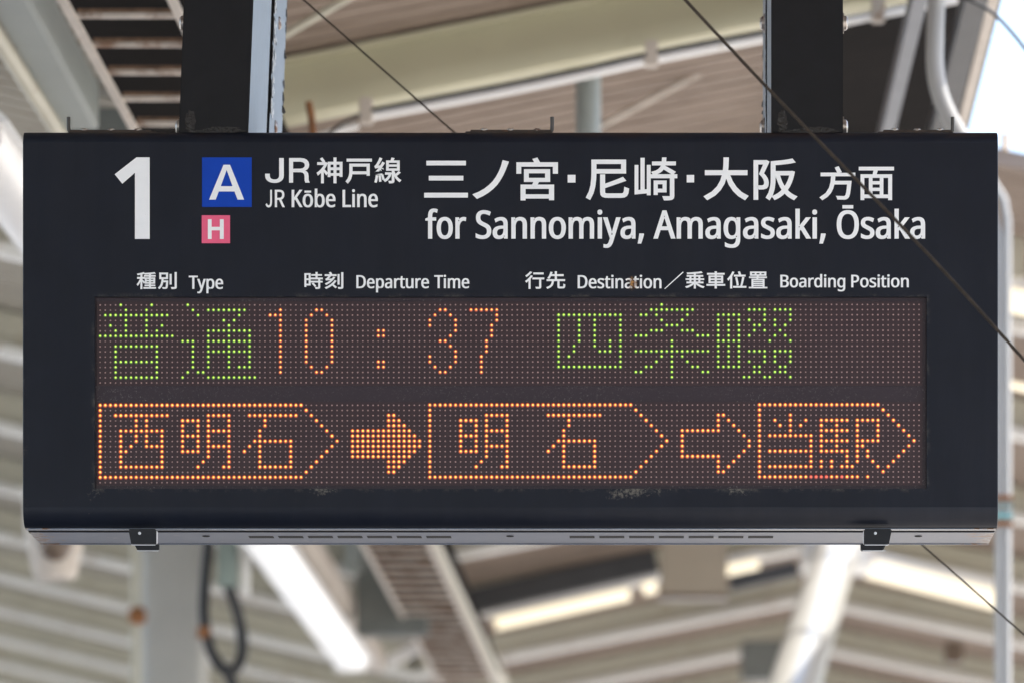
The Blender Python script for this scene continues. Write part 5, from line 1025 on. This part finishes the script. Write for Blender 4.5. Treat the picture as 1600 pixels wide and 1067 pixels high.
    'position_heading_english': '''12248,4300 15,1 14,1 11,3 11,5 11,8 5,9 3,9 1,13 0,6 -1,6 -1,6 -2,5 -3,4 -3,4 -4,4 -4,3 -5,2 -5,2 -5,2 0,0 0,-1 0,0 6,1 5,2 5,2 5,3 4,3 4,4 4,5 3,6 1,6 2,7 0,8 -1,9 -1,8 -3,8 -4,7 -5,6 -5,5 -7,4 -7,4 -7,2 -8,2 -9,1 -9,0 -67,0 0,-195/
12252,4381 10,0 8,-2 3,-1 4,-3 5,-7 1,-4 1,-6 1,-6 -1,-6 -2,-7 -3,-5 -4,-4 -1,-1 -7,-2 -8,-2 -10,0 -23,0 0,56/
12226,4405 0,66 29,0 10,-1 9,-2 2,-2 5,-4 5,-7 2,-5 1,-6 1,-7 0,-4 -1,-4 -1,-4 -1,-3 -1,-3 -2,-3 -3,-3 -4,-3 -4,-2 -6,-1 -6,-1 -8,-1/
12471,4421 0,9 -1,9 -2,8 -2,7 -2,7 -3,7 -4,6 -4,5 -5,5 -5,4 -6,3 -6,3 -6,1 -7,2 -6,0 -7,1 -7,-1 -6,0 -6,-2 -6,-1 -6,-3 -6,-3 -5,-4 -4,-5 -5,-5 -4,-6 -3,-6 -3,-7 -2,-8 -1,-8 -1,-9 -1,-9 1,-12 1,-11 3,-10 4,-9 4,-9 6,-7 6,-6 7,-4 8,-4 8,-2 9,-2 9,0 9,0 9,2 8,2 8,4 7,4 6,6 6,7 5,9 3,9 3,10 2,11/
12373,4421 1,8 0,7 1,7 2,6 2,5 2,5 2,4 3,3 4,3 4,3 5,2 6,0 6,0 5,-2 5,-3 3,-3 3,-3 3,-4 2,-5 2,-5 1,-6 1,-7 1,-7 0,-8 0,-8 -1,-7 -1,-6 -1,-6 -2,-5 -2,-5 -3,-4 -3,-3 -3,-4 -5,-2 -5,-2 -6,0 -9,1 -3,2 -6,4 -6,8 -3,7 -3,9 -1,10/
12548,4345 11,1 10,2 9,3 10,7 4,5 5,9 2,11 1,12 0,100 -27,0 -2,-12 3,-3 -3,3 -3,3 -3,3 -4,2 -4,2 -4,2 -4,1 -4,1 -5,0 -5,1 -5,0 -6,-1 -5,0 -6,-1 -5,-2 -5,-2 -5,-3 -4,-4 -4,-5 -3,-6 -2,-6 -1,-7 -1,-8 1,-11 4,-10 6,-8 8,-7 10,-5 11,-3 13,-2 15,-2 16,0 0,-7 0,-7 -1,-6 -3,-7 -2,-4 0,-1 -4,-2 -5,-2 -6,-1 -4,1 -5,0 -5,2 -4,1 -22,10 -9,-23 9,-5 6,-2 5,-2 6,-2 6,-1 6,-1 6,-1/
12554,4426 -11,1 -9,2 -7,3 -1,1 -6,6 -1,5 -1,4 -1,5 1,5 0,4 3,5 0,1 2,3 3,2 4,1 5,1 7,-1 7,-2 6,-4 4,-4 4,-6 2,-6 2,-7 0,-9 0,-11/
12695,4345 8,0 13,2 -3,27 -13,-3 -7,-1 -3,1 -4,1 -3,1 -3,2 -2,2 -3,2 -2,3 -3,3 -2,3 -1,3 -2,4 -1,4 -1,4 -1,4 0,5 -1,5 0,78 -33,0 0,-147 29,0 1,17 -5,4 2,-4 3,-3 3,-4 4,-3 4,-3 4,-2 4,-2 4,-1 4,-1 5,-1/
12780,4498 -12,-1 -11,-3 -11,-6 -9,-8 -7,-11 -5,-14 -3,-15 -1,-18 1,-18 3,-16 5,-14 7,-11 10,-9 10,-5 11,-3 12,-1 5,0 5,1 4,0 5,1 4,2 3,1 4,2 3,2 4,3 2,2 3,3 3,4 -10,0 0,-8 -1,-11 0,-59 33,0 0,207 -28,0 -2,-11 5,-4 -3,3 -2,2 -3,3 -4,2 -4,2 -3,2 -4,1 -5,1 -4,1 -5,1/
12783,4474 9,-1 4,-1 6,-4 4,-5 5,-8 2,-8 1,-10 0,-11 0,-4 0,-12 -1,-11 -2,-8 -3,-7 -6,-9 -6,-4 -4,-1 -9,-1 -5,0 -5,2 -5,5 -6,8 -3,8 -2,9 -2,10 0,11 0,12 2,10 2,8 3,7 6,9 5,4 3,1/
12910,4348 0,147 -34,0 0,-147/
12893,4294 3,0 3,0 3,1 3,1 3,3 2,3 1,4 1,5 -1,4 -1,4 -2,4 -3,2 -3,2 -3,1 -3,0 -3,0 -3,0 -3,0 -3,-1 -3,-2 -3,-2 -2,-4 -1,-4 0,-4 0,-4 1,-5 2,-3 3,-3 3,-1 3,-1 3,0/
13007,4345 11,1 10,2 9,3 11,8 4,5 4,10 3,12 1,14 0,95 -33,0 0,-94 0,-7 -1,-6 -2,-5 -4,-7 -4,-3 0,-1 -5,-2 -7,-1 -10,1 -3,1 -6,4 -6,8 -3,7 -2,8 -2,9 0,12 0,76 -33,0 0,-147 29,0 3,19 -10,0 3,-4 4,-4 3,-3 4,-2 3,-3 4,-1 4,-2 4,-1 5,-1 4,-1 4,0/
13140,4345 6,0 7,1 6,1 6,2 5,3 5,4 5,5 5,6 -9,0 3,-19 28,0 0,148 0,10 -1,9 -3,9 -3,8 -4,7 -5,6 -6,4 -7,4 -8,3 -8,2 -9,1 -9,0 -7,0 -7,0 -6,-1 -7,-1 -5,-1 -6,-1 -5,-2 -10,-4 0,-29 12,6 5,2 5,3 6,1 6,2 6,1 7,0 7,1 7,-1 6,-3 5,-4 4,-4 4,-6 2,-6 1,-7 0,-8 0,-5 1,-10 1,3 4,-3 -4,5 -5,3 -6,3 -6,2 -6,2 -6,0 -7,1 -12,-1 -15,-5 -7,-4 -9,-9 -7,-11 -5,-14 -3,-15 -1,-17 1,-17 3,-16 5,-13 7,-12 9,-9 7,-4 15,-5/
13143,4369 -5,0 -4,2 -4,2 -3,3 -3,4 -2,4 -2,4 -2,6 -1,6 -1,6 -1,8 0,8 0,12 2,10 2,9 3,7 6,8 6,4 2,1 7,1 5,0 4,0 4,-2 3,-1 3,-2 2,-2 2,-3 2,-2 1,-3 2,-3 1,-4 1,-4 1,-4 0,-5 1,-6 0,-6 0,-5 0,-9 -1,-8 -1,-7 -2,-6 -1,-5 -2,-4 -3,-4 -3,-3 -3,-3 -5,-2 -5,-2/
13353,4300 16,1 14,2 12,4 11,7 8,8 6,11 3,12 1,13 0,7 -1,6 -1,6 -2,6 -2,5 -3,6 -4,5 -5,4 -5,4 -5,4 -7,3 -7,2 -7,2 -8,2 -9,0 -10,1 -14,0 0,74 -34,0 0,-195/
13350,4325 -16,0 0,71 12,0 8,0 7,-1 6,-1 6,-2 4,-3 4,-3 3,-3 2,-4 1,-4 1,-4 1,-6 1,-6 -1,-7 -1,-7 -3,-5 -6,-7 -2,-2 -7,-4 -9,-2/
13572,4421 0,9 -1,9 -1,8 -2,7 -3,8 -3,6 -4,6 -5,5 -4,5 -6,4 -5,3 -6,2 -7,2 -6,2 -7,0 -7,1 -7,-1 -6,0 -6,-2 -6,-1 -6,-3 -6,-3 -5,-4 -5,-5 -4,-5 -4,-6 -4,-6 -2,-7 -3,-8 -1,-8 -1,-9 -1,-9 1,-12 1,-11 3,-10 4,-9 5,-9 5,-7 7,-6 7,-4 8,-4 8,-2 9,-2 10,0 9,0 8,2 8,2 8,4 8,4 6,6 6,7 5,9 4,9 2,10 2,11/
13473,4421 0,8 1,7 1,7 1,6 2,5 2,5 3,4 3,3 4,3 4,3 5,2 6,0 6,0 6,-2 4,-3 4,-3 3,-3 3,-4 2,-5 2,-5 1,-6 1,-7 1,-7 0,-8 0,-8 -1,-7 -1,-6 -2,-6 -1,-5 -3,-5 -2,-4 -3,-3 -4,-4 -4,-2 -6,-2 -6,0 -9,1 -3,2 -6,4 -7,8 -3,7 -2,9 -2,10/
13692,4453 0,8 -2,7 -2,6 -4,6 -4,4 -5,4 -6,3 -6,3 -7,1 -7,2 -7,0 -8,1 -7,0 -6,-1 -6,0 -5,-1 -6,-2 -4,-1 -5,-2 -9,-4 0,-27 26,11 6,1 5,2 6,0 5,1 8,-1 6,-1 5,-2 3,-3 2,-3 1,-3 0,-3 1,-4 -1,-1 0,-2 0,-2 -1,-1 0,-2 -2,-2 -2,-2 -3,-3 -19,-9 -23,-11 -4,-3 -5,-3 -4,-3 -3,-4 -3,-5 -2,-5 -1,-6 -1,-6 1,-10 3,-6 6,-10 8,-5 8,-4 9,-3 10,-1 11,-1 6,0 6,1 5,0 6,1 5,2 5,1 5,2 10,4 -9,24 -23,-9 -4,-1 -5,-1 -4,0 -5,-1 -6,1 -5,1 -4,2 -3,2 -2,3 1,0 -2,3 0,4 0,2 0,1 0,2 1,2 1,2 2,2 2,2 3,2 20,9 22,10 5,3 4,3 4,4 3,4 3,4 2,6 1,5/
13746,4348 0,147 -34,0 0,-147/
13729,4294 3,0 3,0 3,1 3,1 3,3 2,3 2,4 0,5 0,4 -2,4 -2,4 -3,2 -3,2 -3,1 -3,0 -3,0 -3,0 -3,0 -3,-1 -3,-2 -3,-2 -2,-4 -1,-4 0,-4 0,-4 1,-5 2,-3 3,-3 3,-1 3,-1 3,0/
13826,4474 10,-1 14,-3 0,22 -15,5 -13,1 -5,0 -5,-1 -5,-1 -5,-1 -5,-2 -5,-3 -4,-4 -4,-5 -3,-6 -2,-7 -1,-8 0,-9 0,-81 -19,0 0,-14 19,-9 9,-32 24,0 0,33 38,0 0,22 -38,0 0,81 0,5 1,4 1,4 1,3 2,3 3,2 3,2/
13898,4348 0,147 -33,0 0,-147/
13882,4294 3,0 2,0 3,1 4,1 2,3 3,3 1,4 0,5 0,4 -1,4 -2,4 -3,2 -3,2 -3,1 -3,0 -3,0 -3,0 -3,0 -4,-1 -3,-2 -3,-2 -2,-4 -1,-4 0,-4 0,-4 1,-5 3,-3 2,-3 4,-1 3,-1 3,0/
14055,4421 -1,9 -1,9 -1,8 -2,7 -3,8 -3,6 -4,6 -4,5 -5,5 -5,4 -6,3 -6,2 -6,2 -7,2 -7,0 -7,1 -6,-1 -7,0 -6,-2 -6,-1 -6,-3 -6,-3 -5,-4 -5,-5 -4,-5 -4,-6 -3,-6 -3,-7 -2,-8 -2,-8 -1,-9 0,-9 0,-12 2,-11 2,-10 4,-9 5,-9 5,-7 7,-6 7,-4 8,-4 9,-2 9,-2 9,0 9,0 8,2 9,2 7,4 8,4 6,6 6,7 5,9 4,9 3,10 1,11/
13955,4421 0,8 1,7 1,7 2,6 1,5 3,5 2,4 3,3 4,3 4,3 6,2 6,0 6,0 5,-2 4,-3 4,-3 3,-3 3,-4 2,-5 2,-5 1,-6 1,-7 1,-7 0,-8 0,-8 -1,-7 -1,-6 -1,-6 -2,-5 -2,-5 -3,-4 -3,-3 -4,-4 -4,-2 -5,-2 -7,0 -8,1 -4,2 -6,4 -7,8 -3,7 -2,9 -1,10/
14146,4345 12,1 10,2 9,3 11,8 4,5 4,10 3,12 1,14 0,95 -33,0 0,-94 -1,-7 -1,-6 -1,-5 -4,-7 -4,-3 -1,-1 -5,-2 -7,-1 -10,1 -4,1 -6,4 -6,8 -3,7 -2,8 -1,9 -1,12 0,76 -33,0 0,-147 29,0 3,19 -9,0 3,-4 3,-4 4,-3 3,-2 4,-3 4,-1 4,-2 4,-1 5,-1 4,0 4,-1''',
}

def contours(name):
    out = []
    for con in GLYPHS[name].split('/'):
        x = y = 0; pts = []
        for t in con.split():
            a, b = t.split(','); x += int(a); y += int(b); pts.append((x / 10, y / 10))
        out.append(pts)
    return out
def inside(p, poly):
    r = False
    for i in range(len(poly)):
        (x0, y0), (x1, y1) = poly[i - 1], poly[i]
        if (y0 > p[1]) != (y1 > p[1]) and p[0] < (x1 - x0) * (p[1] - y0) / (y1 - y0) + x0: r = not r
    return r
def parea(p): return sum(p[i - 1][0] * p[i][1] - p[i][0] * p[i - 1][1] for i in range(len(p))) / 2
def lettering(name, m, parent, depth=-.0002, thick=.0003):
    # every stroke body (an outline and its holes) is filled by itself, so strokes may cross
    cs = contours(name); sg = parea(max(cs, key=lambda c: abs(parea(c))))
    # a hole lies, by most of its corners, inside an outline at least as large as itself
    outer, holes = [], {}
    for i, c in enumerate(cs):
        host = [j for j, o in enumerate(cs) if j != i and abs(parea(o)) > abs(parea(c)) and sum(inside(p, o) for p in c) > .8 * len(c)]
        host.sort(key=lambda j: abs(parea(cs[j])))
        if len(host) % 2: holes.setdefault(host[0], []).append(c)
        else: outer.append(i)
    me = bpy.data.meshes.new(name); bm = bmesh.new()
    for k_, i in enumerate(outer):
        cu = bpy.data.curves.new(name, 'CURVE'); cu.dimensions = '2D'; cu.fill_mode = 'BOTH'; cu.extrude = thick
        for pts in [cs[i]] + holes.get(i, []):
            sp = cu.splines.new('POLY'); sp.points.add(len(pts) - 1); sp.use_cyclic_u = True
            for q, (px, py) in zip(sp.points, pts): q.co = ((px - 798) / 1000, (822 - py) / 1000, 0, 1)
        tmp = bpy.data.objects.new('tmp', cu); COL.objects.link(tmp)
        t = tmp.to_mesh(); t.transform(Matrix.Translation((0, 0, .00003 * (k_ % 4)))); bm.from_mesh(t); tmp.to_mesh_clear(); bpy.data.objects.remove(tmp)
    bm.to_mesh(me); bm.free()
    me.transform(Matrix.Rotation(R(90), 4, 'X')); me.transform(Matrix.Translation((0, depth - thick, 0)))
    me.materials.append(m)
    o = bpy.data.objects.new(name, me); COL.objects.link(o); o.parent = parent; ORIGIN[o.name] = ROOT
    return o
for nm in ('platform_number', 'line_name', 'line_name_english', 'first_place_name', 'second_place_name', 'third_place_name', 'bound_for_suffix', 'separator_dot', 'separator_dot_again', 'destination_english', 'type_heading', 'type_heading_english', 'time_heading', 'time_heading_english', 'destination_heading', 'destination_heading_english', 'position_heading', 'position_heading_english'):
    lettering(nm, M['vinyl'], sign).name = nm.replace('_again', '')
for nm, m, (ax, ay, bx, by), lt in (('line_symbol', 'blue', (315.8, 324, 393.3, 246.8), 'blue_letter'), ('line_symbol', 'pink', (315.3, 380.6, 359.5, 337), 'pink_letter')):
    b_ = MB(); b_.box(S(ax, ay, -.0008), S(bx, by, -.0001)); o = b_.build(nm, M[m], sign)
    o['label'] = {'blue': 'blue square with white letter A', 'pink': 'pink square with white letter H'}[m]
    lettering(lt, M['vinyl'], o, depth=-.0009)
# rust run over the heading
def blob(cx, cy, rx, ry, seed, n=22):
    rnd = random.Random(seed); pts = []
    for i in range(n):
        a = 2 * math.pi * i / n; q = 1 + .35 * (rnd.random() - .5); pts.append((cx + rx * q * math.cos(a), cy + ry * q * math.sin(a)))
    return pts
def stain_mat():
    m = bpy.data.materials.new('rust stain'); m.use_nodes = True; n, l = m.node_tree.nodes, m.node_tree.links; b = n['Principled BSDF']
    b.inputs['Roughness'].default_value = .7
    tc = n.new('ShaderNodeTexCoord'); nz = n.new('ShaderNodeTexNoise'); nz.inputs['Scale'].default_value = 220; nz.inputs['Detail'].default_value = 5; l.new(tc.outputs['Object'], nz.inputs['Vector'])
    rp = n.new('ShaderNodeValToRGB'); rp.color_ramp.elements[0].position = .38; rp.color_ramp.elements[0].color = (.10, .035, .012, 1); rp.color_ramp.elements[1].position = .66; rp.color_ramp.elements[1].color = (.50, .26, .08, 1)
    l.new(nz.outputs[0], rp.inputs[0]); l.new(rp.outputs[0], b.inputs['Base Color'])
    vm = n.new('ShaderNodeVectorMath'); vm.operation = 'SUBTRACT'; l.new(tc.outputs['Object'], vm.inputs[0]); vm.inputs[1].default_value = ((988.5 - 798) / 1000, 0, (822 - 443.5) / 1000)
    mp = n.new('ShaderNodeVectorMath'); mp.operation = 'MULTIPLY'; l.new(vm.outputs[0], mp.inputs[0]); mp.inputs[1].default_value = (1 / .0095, 0, 1 / .0125)
    ln = n.new('ShaderNodeVectorMath'); ln.operation = 'LENGTH'; l.new(mp.outputs[0], ln.inputs[0])
    ad = n.new('ShaderNodeMath'); ad.operation = 'MULTIPLY_ADD'; l.new(nz.outputs[0], ad.inputs[0]); ad.inputs[1].default_value = -1.1; l.new(ln.outputs['Value'], ad.inputs[2])
    mr = n.new('ShaderNodeMapRange'); mr.inputs[1].default_value = .35; mr.inputs[2].default_value = -.35; mr.inputs[4].default_value = .92; l.new(ad.outputs[0], mr.inputs[0]); l.new(mr.outputs[0], b.inputs['Alpha'])
    return m
b_ = MB(); b_.poly([S(x, y, -.0010) for x, y in blob(988.5, 443.5, 11, 14, 3)]); b_.build('rust_stain', stain_mat(), sign)

# lower cover ----------------------------------------------------------
lc = MB()
yb = 823.8
f0, f1 = .058, .200
lc.add([S(XA + 1, yb - 6, f0), S(XB - 1, yb - 6, f0), S(XB - 1, yb, f0), S(XA + 1, yb, f0), S(XA + 1, yb - 6, f1), S(XB - 1, yb - 6, f1), S(XB - 1, yb, f1), S(XA + 1, yb, f1)],
       [(0, 1, 2, 3), (3, 2, 6, 7), (4, 7, 6, 5), (0, 3, 7, 4), (1, 5, 6, 2), (0, 4, 5, 1)])
cover = lc.build('lower_cover', M['bottom'], sign, bevel=.0012)
gk = MB(); gk.box(S(XA + 2, yb - .5, f0 - .003), S(XB - 2, yb - 5.5, f0 - .0004)); gk.build('gap_shade', M['slot'], cover)  # dark strip painting the shadowed gap behind the front lip
fl = MB(); fl.box(S(XA + 1.5, yb + 1.6, f1 - .004), S(XB - 1.5, yb - 4, f1 + .0005)); fl.build('rear_lip', M['lip'], cover, bevel=.0008)
lp = MB(); lp.box(S(XA + .6, 823.6, .020), S(XB - .6, 821.4, .034)); lp.build('front_lip', M['lip'], sign, bevel=.0012)
sl = MB()
for xs0, xs1, dd in ((389, 705, .112), (890, 1208, .112)):
    n_ = 7; pw = (xs1 - xs0 + 7.5) / n_
    for i in range(n_):
        a_ = VX + (xs0 + i * pw - VX) * (D + dd) / D; b2 = VX + (xs0 + i * pw + pw - 7.5 - VX) * (D + dd) / D
        sl.add([S(a_, yb + .25, dd - .014), S(b2, yb + .25, dd - .014), S(b2, yb + .25, dd + .014), S(a_, yb + .25, dd + .014)], [(0, 1, 2, 3)])
so = sl.build('vent_slots', M['slot'], cover)
for px in (322, 797, 1435):
    xx = VX + (px - VX) * (D + .10) / D
    sc_ = MB(); sc_.lathe(S(xx, yb + .3, .10), (0, 0, -1), [(.006, -.001), (.006, .0006), (.004, .0012), (0, .0012)], 12); sc_.build('screw', M['slot'], cover)
rs = MB()
# latches
for cx, side in ((229, -1), (1369, 1)):
    xx = VX + (cx - VX) * (D + .06) / D
    wl = 22
    lt = MB()
    def wedge(mb, xa, xb, ya, yb_, d0, d1, sl_):
        # box whose lower front edge is chamfered on one side
        if side < 0: lo = (xa + sl_, xb)
        else: lo = (xa, xb - sl_)
        mb.add([S(xa, ya, d0), S(xb, ya, d0), S(lo[1], yb_, d0), S(lo[0], yb_, d0), S(xa, ya, d1), S(xb, ya, d1), S(lo[1], yb_, d1), S(lo[0], yb_, d1)],
               [(0, 1, 2, 3), (4, 7, 6, 5), (0, 4, 5, 1), (1, 5, 6, 2), (2, 6, 7, 3), (3, 7, 4, 0)])
    wedge(lt, xx - wl, xx + wl, 826, 851, -.004, .012, 5)
    la = lt.build('latch', M['latch'], sign, bevel=.0016)
    l2 = MB(); wedge(l2, xx - wl + 8 * (1 if side < 0 else -.6), xx + wl + 4 * (1 if side < 0 else -2), 848, 859.4, .002, .016, 6); l2.build('latch_base', M['latch'], la, bevel=.0014)
    l3 = MB(); l3.box(S(xx - wl + (5 if side < 0 else 1), 852.0, -.0048), S(xx + wl - (1 if side < 0 else 5), 850.7, -.0036)); l3.build('edge_highlight', M['latchglint'], la, bevel=.0004)
    l4 = MB(); l4.box(S(xx - wl + (13 if side < 0 else -2), 860.2, .0012), S(xx + wl + (3 if side < 0 else -9), 859.0, .0025)); l4.build('edge_highlight', M['latchglint'], la, bevel=.0004)
    l5 = MB(); sx = xx + (wl + .4) * (-side); l5.box(S(sx - .5, 850, -.003), S(sx + .5, 829, .010)); l5.build('side_highlight', M['latchglint'], la, bevel=.0004)
    l6 = MB(); l6.lathe(S(xx - 4, 833, -.0045), (0, -1, 0), [(.0024, 0), (.002, .0008), (0, .0012)], 12); l6.build('highlight_dot', M['latchglint'], la)  # pale dot painted as a highlight on the latch

# hinges on top
for x0_, x1_, hk in ((101, 240, 'l'), (728, 866, 'r'), (1375, 1494, 'r')):
    hm = MB(); hm.box(S(x0_ + 6, 206, .022), S(x1_ - 6, 198.6, .05)); hm.box(S(x0_ + (4 if hk == 'l' else -2), 206, .020), S(x1_ - (-2 if hk == 'l' else 4), 201.6, .055))
    h = hm.build('hinge', M['hinge'], sign, bevel=.0008)
    for t in (.17, .5, .83):
        xx = x0_ + 6 + (x1_ - x0_ - 12) * t
        s_ = MB(); s_.lathe(S(xx, 198.8, .028), (0, 0, 1), [(.0062, -.001), (.0062, .0012), (.0045, .0028), (0, .0034)], 14); s_.build('screw', M['bolt'], h, smooth=True)
    hx = x0_ + 3 if hk == 'l' else x1_ - 4; sgn = 1 if hk == 'l' else -1
    s_ = MB(); s_.tube([S(hx + sgn * 14, 202, .026), S(hx + sgn * 6, 202, .026), S(hx + sgn * 1.5, 200, .026), S(hx, 195, .026), S(hx, 178, .026)], .0029, 10, sub=3, up=(0, 1, 0)); s_.build('hook', M['hook'], h, smooth=True)

# ------------------------------------------------------------------ hanging posts
def flakes(mb, x, y0, y1, d, n_, seed, w0, w1, dirx):
    rnd = random.Random(seed)
    for i in range(n_):
        yc = y0 + (y1 - y0) * rnd.random(); L_ = 3 + rnd.random() ** 2 * 22; wd = w0 + (w1 - w0) * rnd.random() ** 2
        m_ = 6; pts = []
        for j in range(m_ + 1): pts.append((x, yc + L_ * j / m_))
        for j in range(m_, -1, -1): pts.append((x + dirx * (wd * math.sin(math.pi * (j + .3) / (m_ + .6)) * (.6 + .7 * rnd.random()) + .3), yc + L_ * j / m_))
        mb.poly([S(a, b, d - .0006 * i / n_) for a, b in pts])
def seen(py, d): return VY - (VY - py) * (D + d) / D      # height on a face d behind the front
def hang_post(label, xa, xb, lean, inner):
    # xa..xb front face at the sign top; inner = +1 when the inner (visible) side is the right one
    base = S((xa + xb) / 2, 208, .03)
    p_ = empty('hanging_post', base, label, 'post', 'posts the sign hangs from')
    TOP = -700
    sh = lean * 700 / 208
    def col(x0, x1, d0, d1, name, mats, bev=.0015, fm=None, top=TOP):
        h0, h1 = 204.0, top; k_ = lean * (208 - top) / 208
        mb = MB(); vs_ = [S(x0, h0, d0), S(x1, h0, d0), S(x1, h0, d1), S(x0, h0, d1), S(x0 + k_, h1, d0), S(x1 + k_, h1, d0), S(x1 + k_, h1, d1), S(x0 + k_, h1, d1)]
        mb.add(vs_, [(0, 3, 2, 1), (4, 5, 6, 7)]); 
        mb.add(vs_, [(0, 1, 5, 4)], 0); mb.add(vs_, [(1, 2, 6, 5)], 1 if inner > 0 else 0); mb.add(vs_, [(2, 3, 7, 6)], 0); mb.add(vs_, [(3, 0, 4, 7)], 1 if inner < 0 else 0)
        return mb.build(name, mats, p_, bevel=bev)
    col(xa, xb, .022, .34, 'front_channel', [M['post'], M['postsheen']])
    xi = xb if inner > 0 else xa
    # seam strip, then rear channel slightly narrower
    col(xa + 3, xb - 3, .3405, .372, 'seam', [M['flake'], M['flake']], .0005)
    col(xa + .0 if inner > 0 else xa - 1.0, xb + 1.0 if inner > 0 else xb, .3725, .62, 'rear_channel', [M['post'], M['postsheen']])
    fl_ = MB()
    k_ = lean
    rnd = random.Random(int(xa))
    xe = xi + inner * 1.3
    # chipped paint along the seam: thin curled slivers lying on the side face
    for i in range(40):
        yy = -150 + 236 * rnd.random(); ln_ = 4 + 22 * rnd.random() ** 1.6; dp = .372 + .0005; wd_ = .010 + .055 * rnd.random() ** 1.8
        sx_ = xe + lean * (208 - yy) / 208
        m_ = 7; a_ = [(yy + ln_ * j / m_, dp) for j in range(m_ + 1)]; b_ = [(yy + ln_ * j / m_, dp + wd_ * math.sin(math.pi * (j + .4) / (m_ + .8)) * (.55 + .8 * rnd.random())) for j in range(m_, -1, -1)]
        fl_.poly([S(sx_ + inner * .25 * (i % 3), q, d_) for q, d_ in a_ + b_])
    for i in range(12):
        yy = -180 + 236 * rnd.random(); ln_ = 4 + 26 * rnd.random() ** 1.8; dp = .6205; wd_ = .006 + .04 * rnd.random() ** 2
        sx_ = xe + lean * (208 - yy) / 208
        m_ = 7; a_ = [(yy + ln_ * j / m_, dp) for j in range(m_ + 1)]; b_ = [(yy + ln_ * j / m_, dp - wd_ * math.sin(math.pi * (j + .4) / (m_ + .8)) * (.55 + .8 * rnd.random())) for j in range(m_, -1, -1)]
        fl_.poly([S(sx_ + inner * .25 * (i % 3), q, d_) for q, d_ in a_ + b_])
    # curled chips standing off the rear corner
    for i in range(6):
        yy = -180 + 225 * rnd.random(); ln_ = 5 + 16 * rnd.random(); out = 1 + 4.5 * rnd.random() ** 2
        sx_ = xe + lean * (208 - yy) / 208
        pts = [(sx_ - inner, yy, .6), (sx_ + inner * out * .6, yy + ln_ * .3, .602), (sx_ + inner * out, yy + ln_ * .75, .606), (sx_ + inner * out * .5, yy + ln_, .604), (sx_ - inner, yy + ln_ * .9, .6)]
        fl_.poly([S(a, b, d) for a, b, d in pts]); fl_.poly([S(a, b, d + .002) for a, b, d in pts])
    fl_.build('paint_flakes', M['flake'], p_)
    we = MB()
    for i in range(60):
        yy = -150 + 236 * rnd.random(); ln_ = 3 + 14 * rnd.random(); sx_ = xe + lean * (208 - yy) / 208 + inner * .8
        dp = .374 + .05 * rnd.random() ** 2; w_ = .006 + .012 * rnd.random()
        we.poly([S(sx_, yy, dp), S(sx_, yy + ln_, dp + .004 * rnd.random()), S(sx_, yy + ln_ * .8, dp + w_), S(sx_, yy + ln_ * .3, dp + w_)])
    we.build('bare_edges', M['bare'], p_)
    for yy in (37, 199):
        for sd in (1, -1):
            x_ = (xb + 1.2 if sd > 0 else xa - 1.2) + lean * (208 - yy) / 208
            dd = .48 if sd == inner else .06
            s_ = MB(); s_.lathe(S(x_, seen(yy, dd), dd), (sd, 0, 0), [(.016, -.001), (.016, .0015), (.0115, .002), (.0112, .005), (.008, .0075), (0, .0082)], 14); s_.build('bolt', M['bolt'], p_, smooth=True)
    # torn, blistered patch of paint at the foot
    ft = MB(); 
    for i, (fx, cy_, rx, ry) in enumerate(((.62, 200, 34, 6), (.16, 186, 8, 18), (.34, 203, 20, 4))):
        cx_ = xa + (xb - xa) * fx + lean * (208 - cy_) / 208
        ft.poly([S(min(max(x, xa + 3), xb - 4), min(y, 207), .0217 - .0001 * i) for x, y in blob(cx_, cy_, rx, ry, i + int(xa), 34)])
    ft.build('blistered_paint', M['blister'], p_, smooth=False)
hang_post('dark hanging post at the left of the sign top, its paint peeling along the seam', 277, 386, 8, 1)
hang_post('dark hanging post at the right of the sign top, crossed by the front wire', 1205.5, 1318, 0, -1)

# ------------------------------------------------------------------ wires
mb = MB(); A, B = P(475 - 250, 0 - 219, 8.55), P(1600 + 90, 990 + 80, 8.55); mb.tube([A, A.lerp(B, .3), A.lerp(B, .6), B], .00165, 8)
tag(mb.build('thin_wire', M['wire'], root=A, smooth=True), 'thin dark wire slanting behind the sign, seen above it and at lower right', 'wire')
mb = MB(); pts = [(850, -235), (1070, 0), (1200, 139), (1330, 273), (1460, 408), (1600, 562), (1760, 745)]
mb.tube([P(x, y, 6.95) for x, y in pts], .0024, 10, sub=3)
tag(mb.build('crossing_wire', M['wire'], root=P(1200, 139, 6.95), smooth=True), 'brown wire slanting across the front of the sign\'s right half', 'wire')
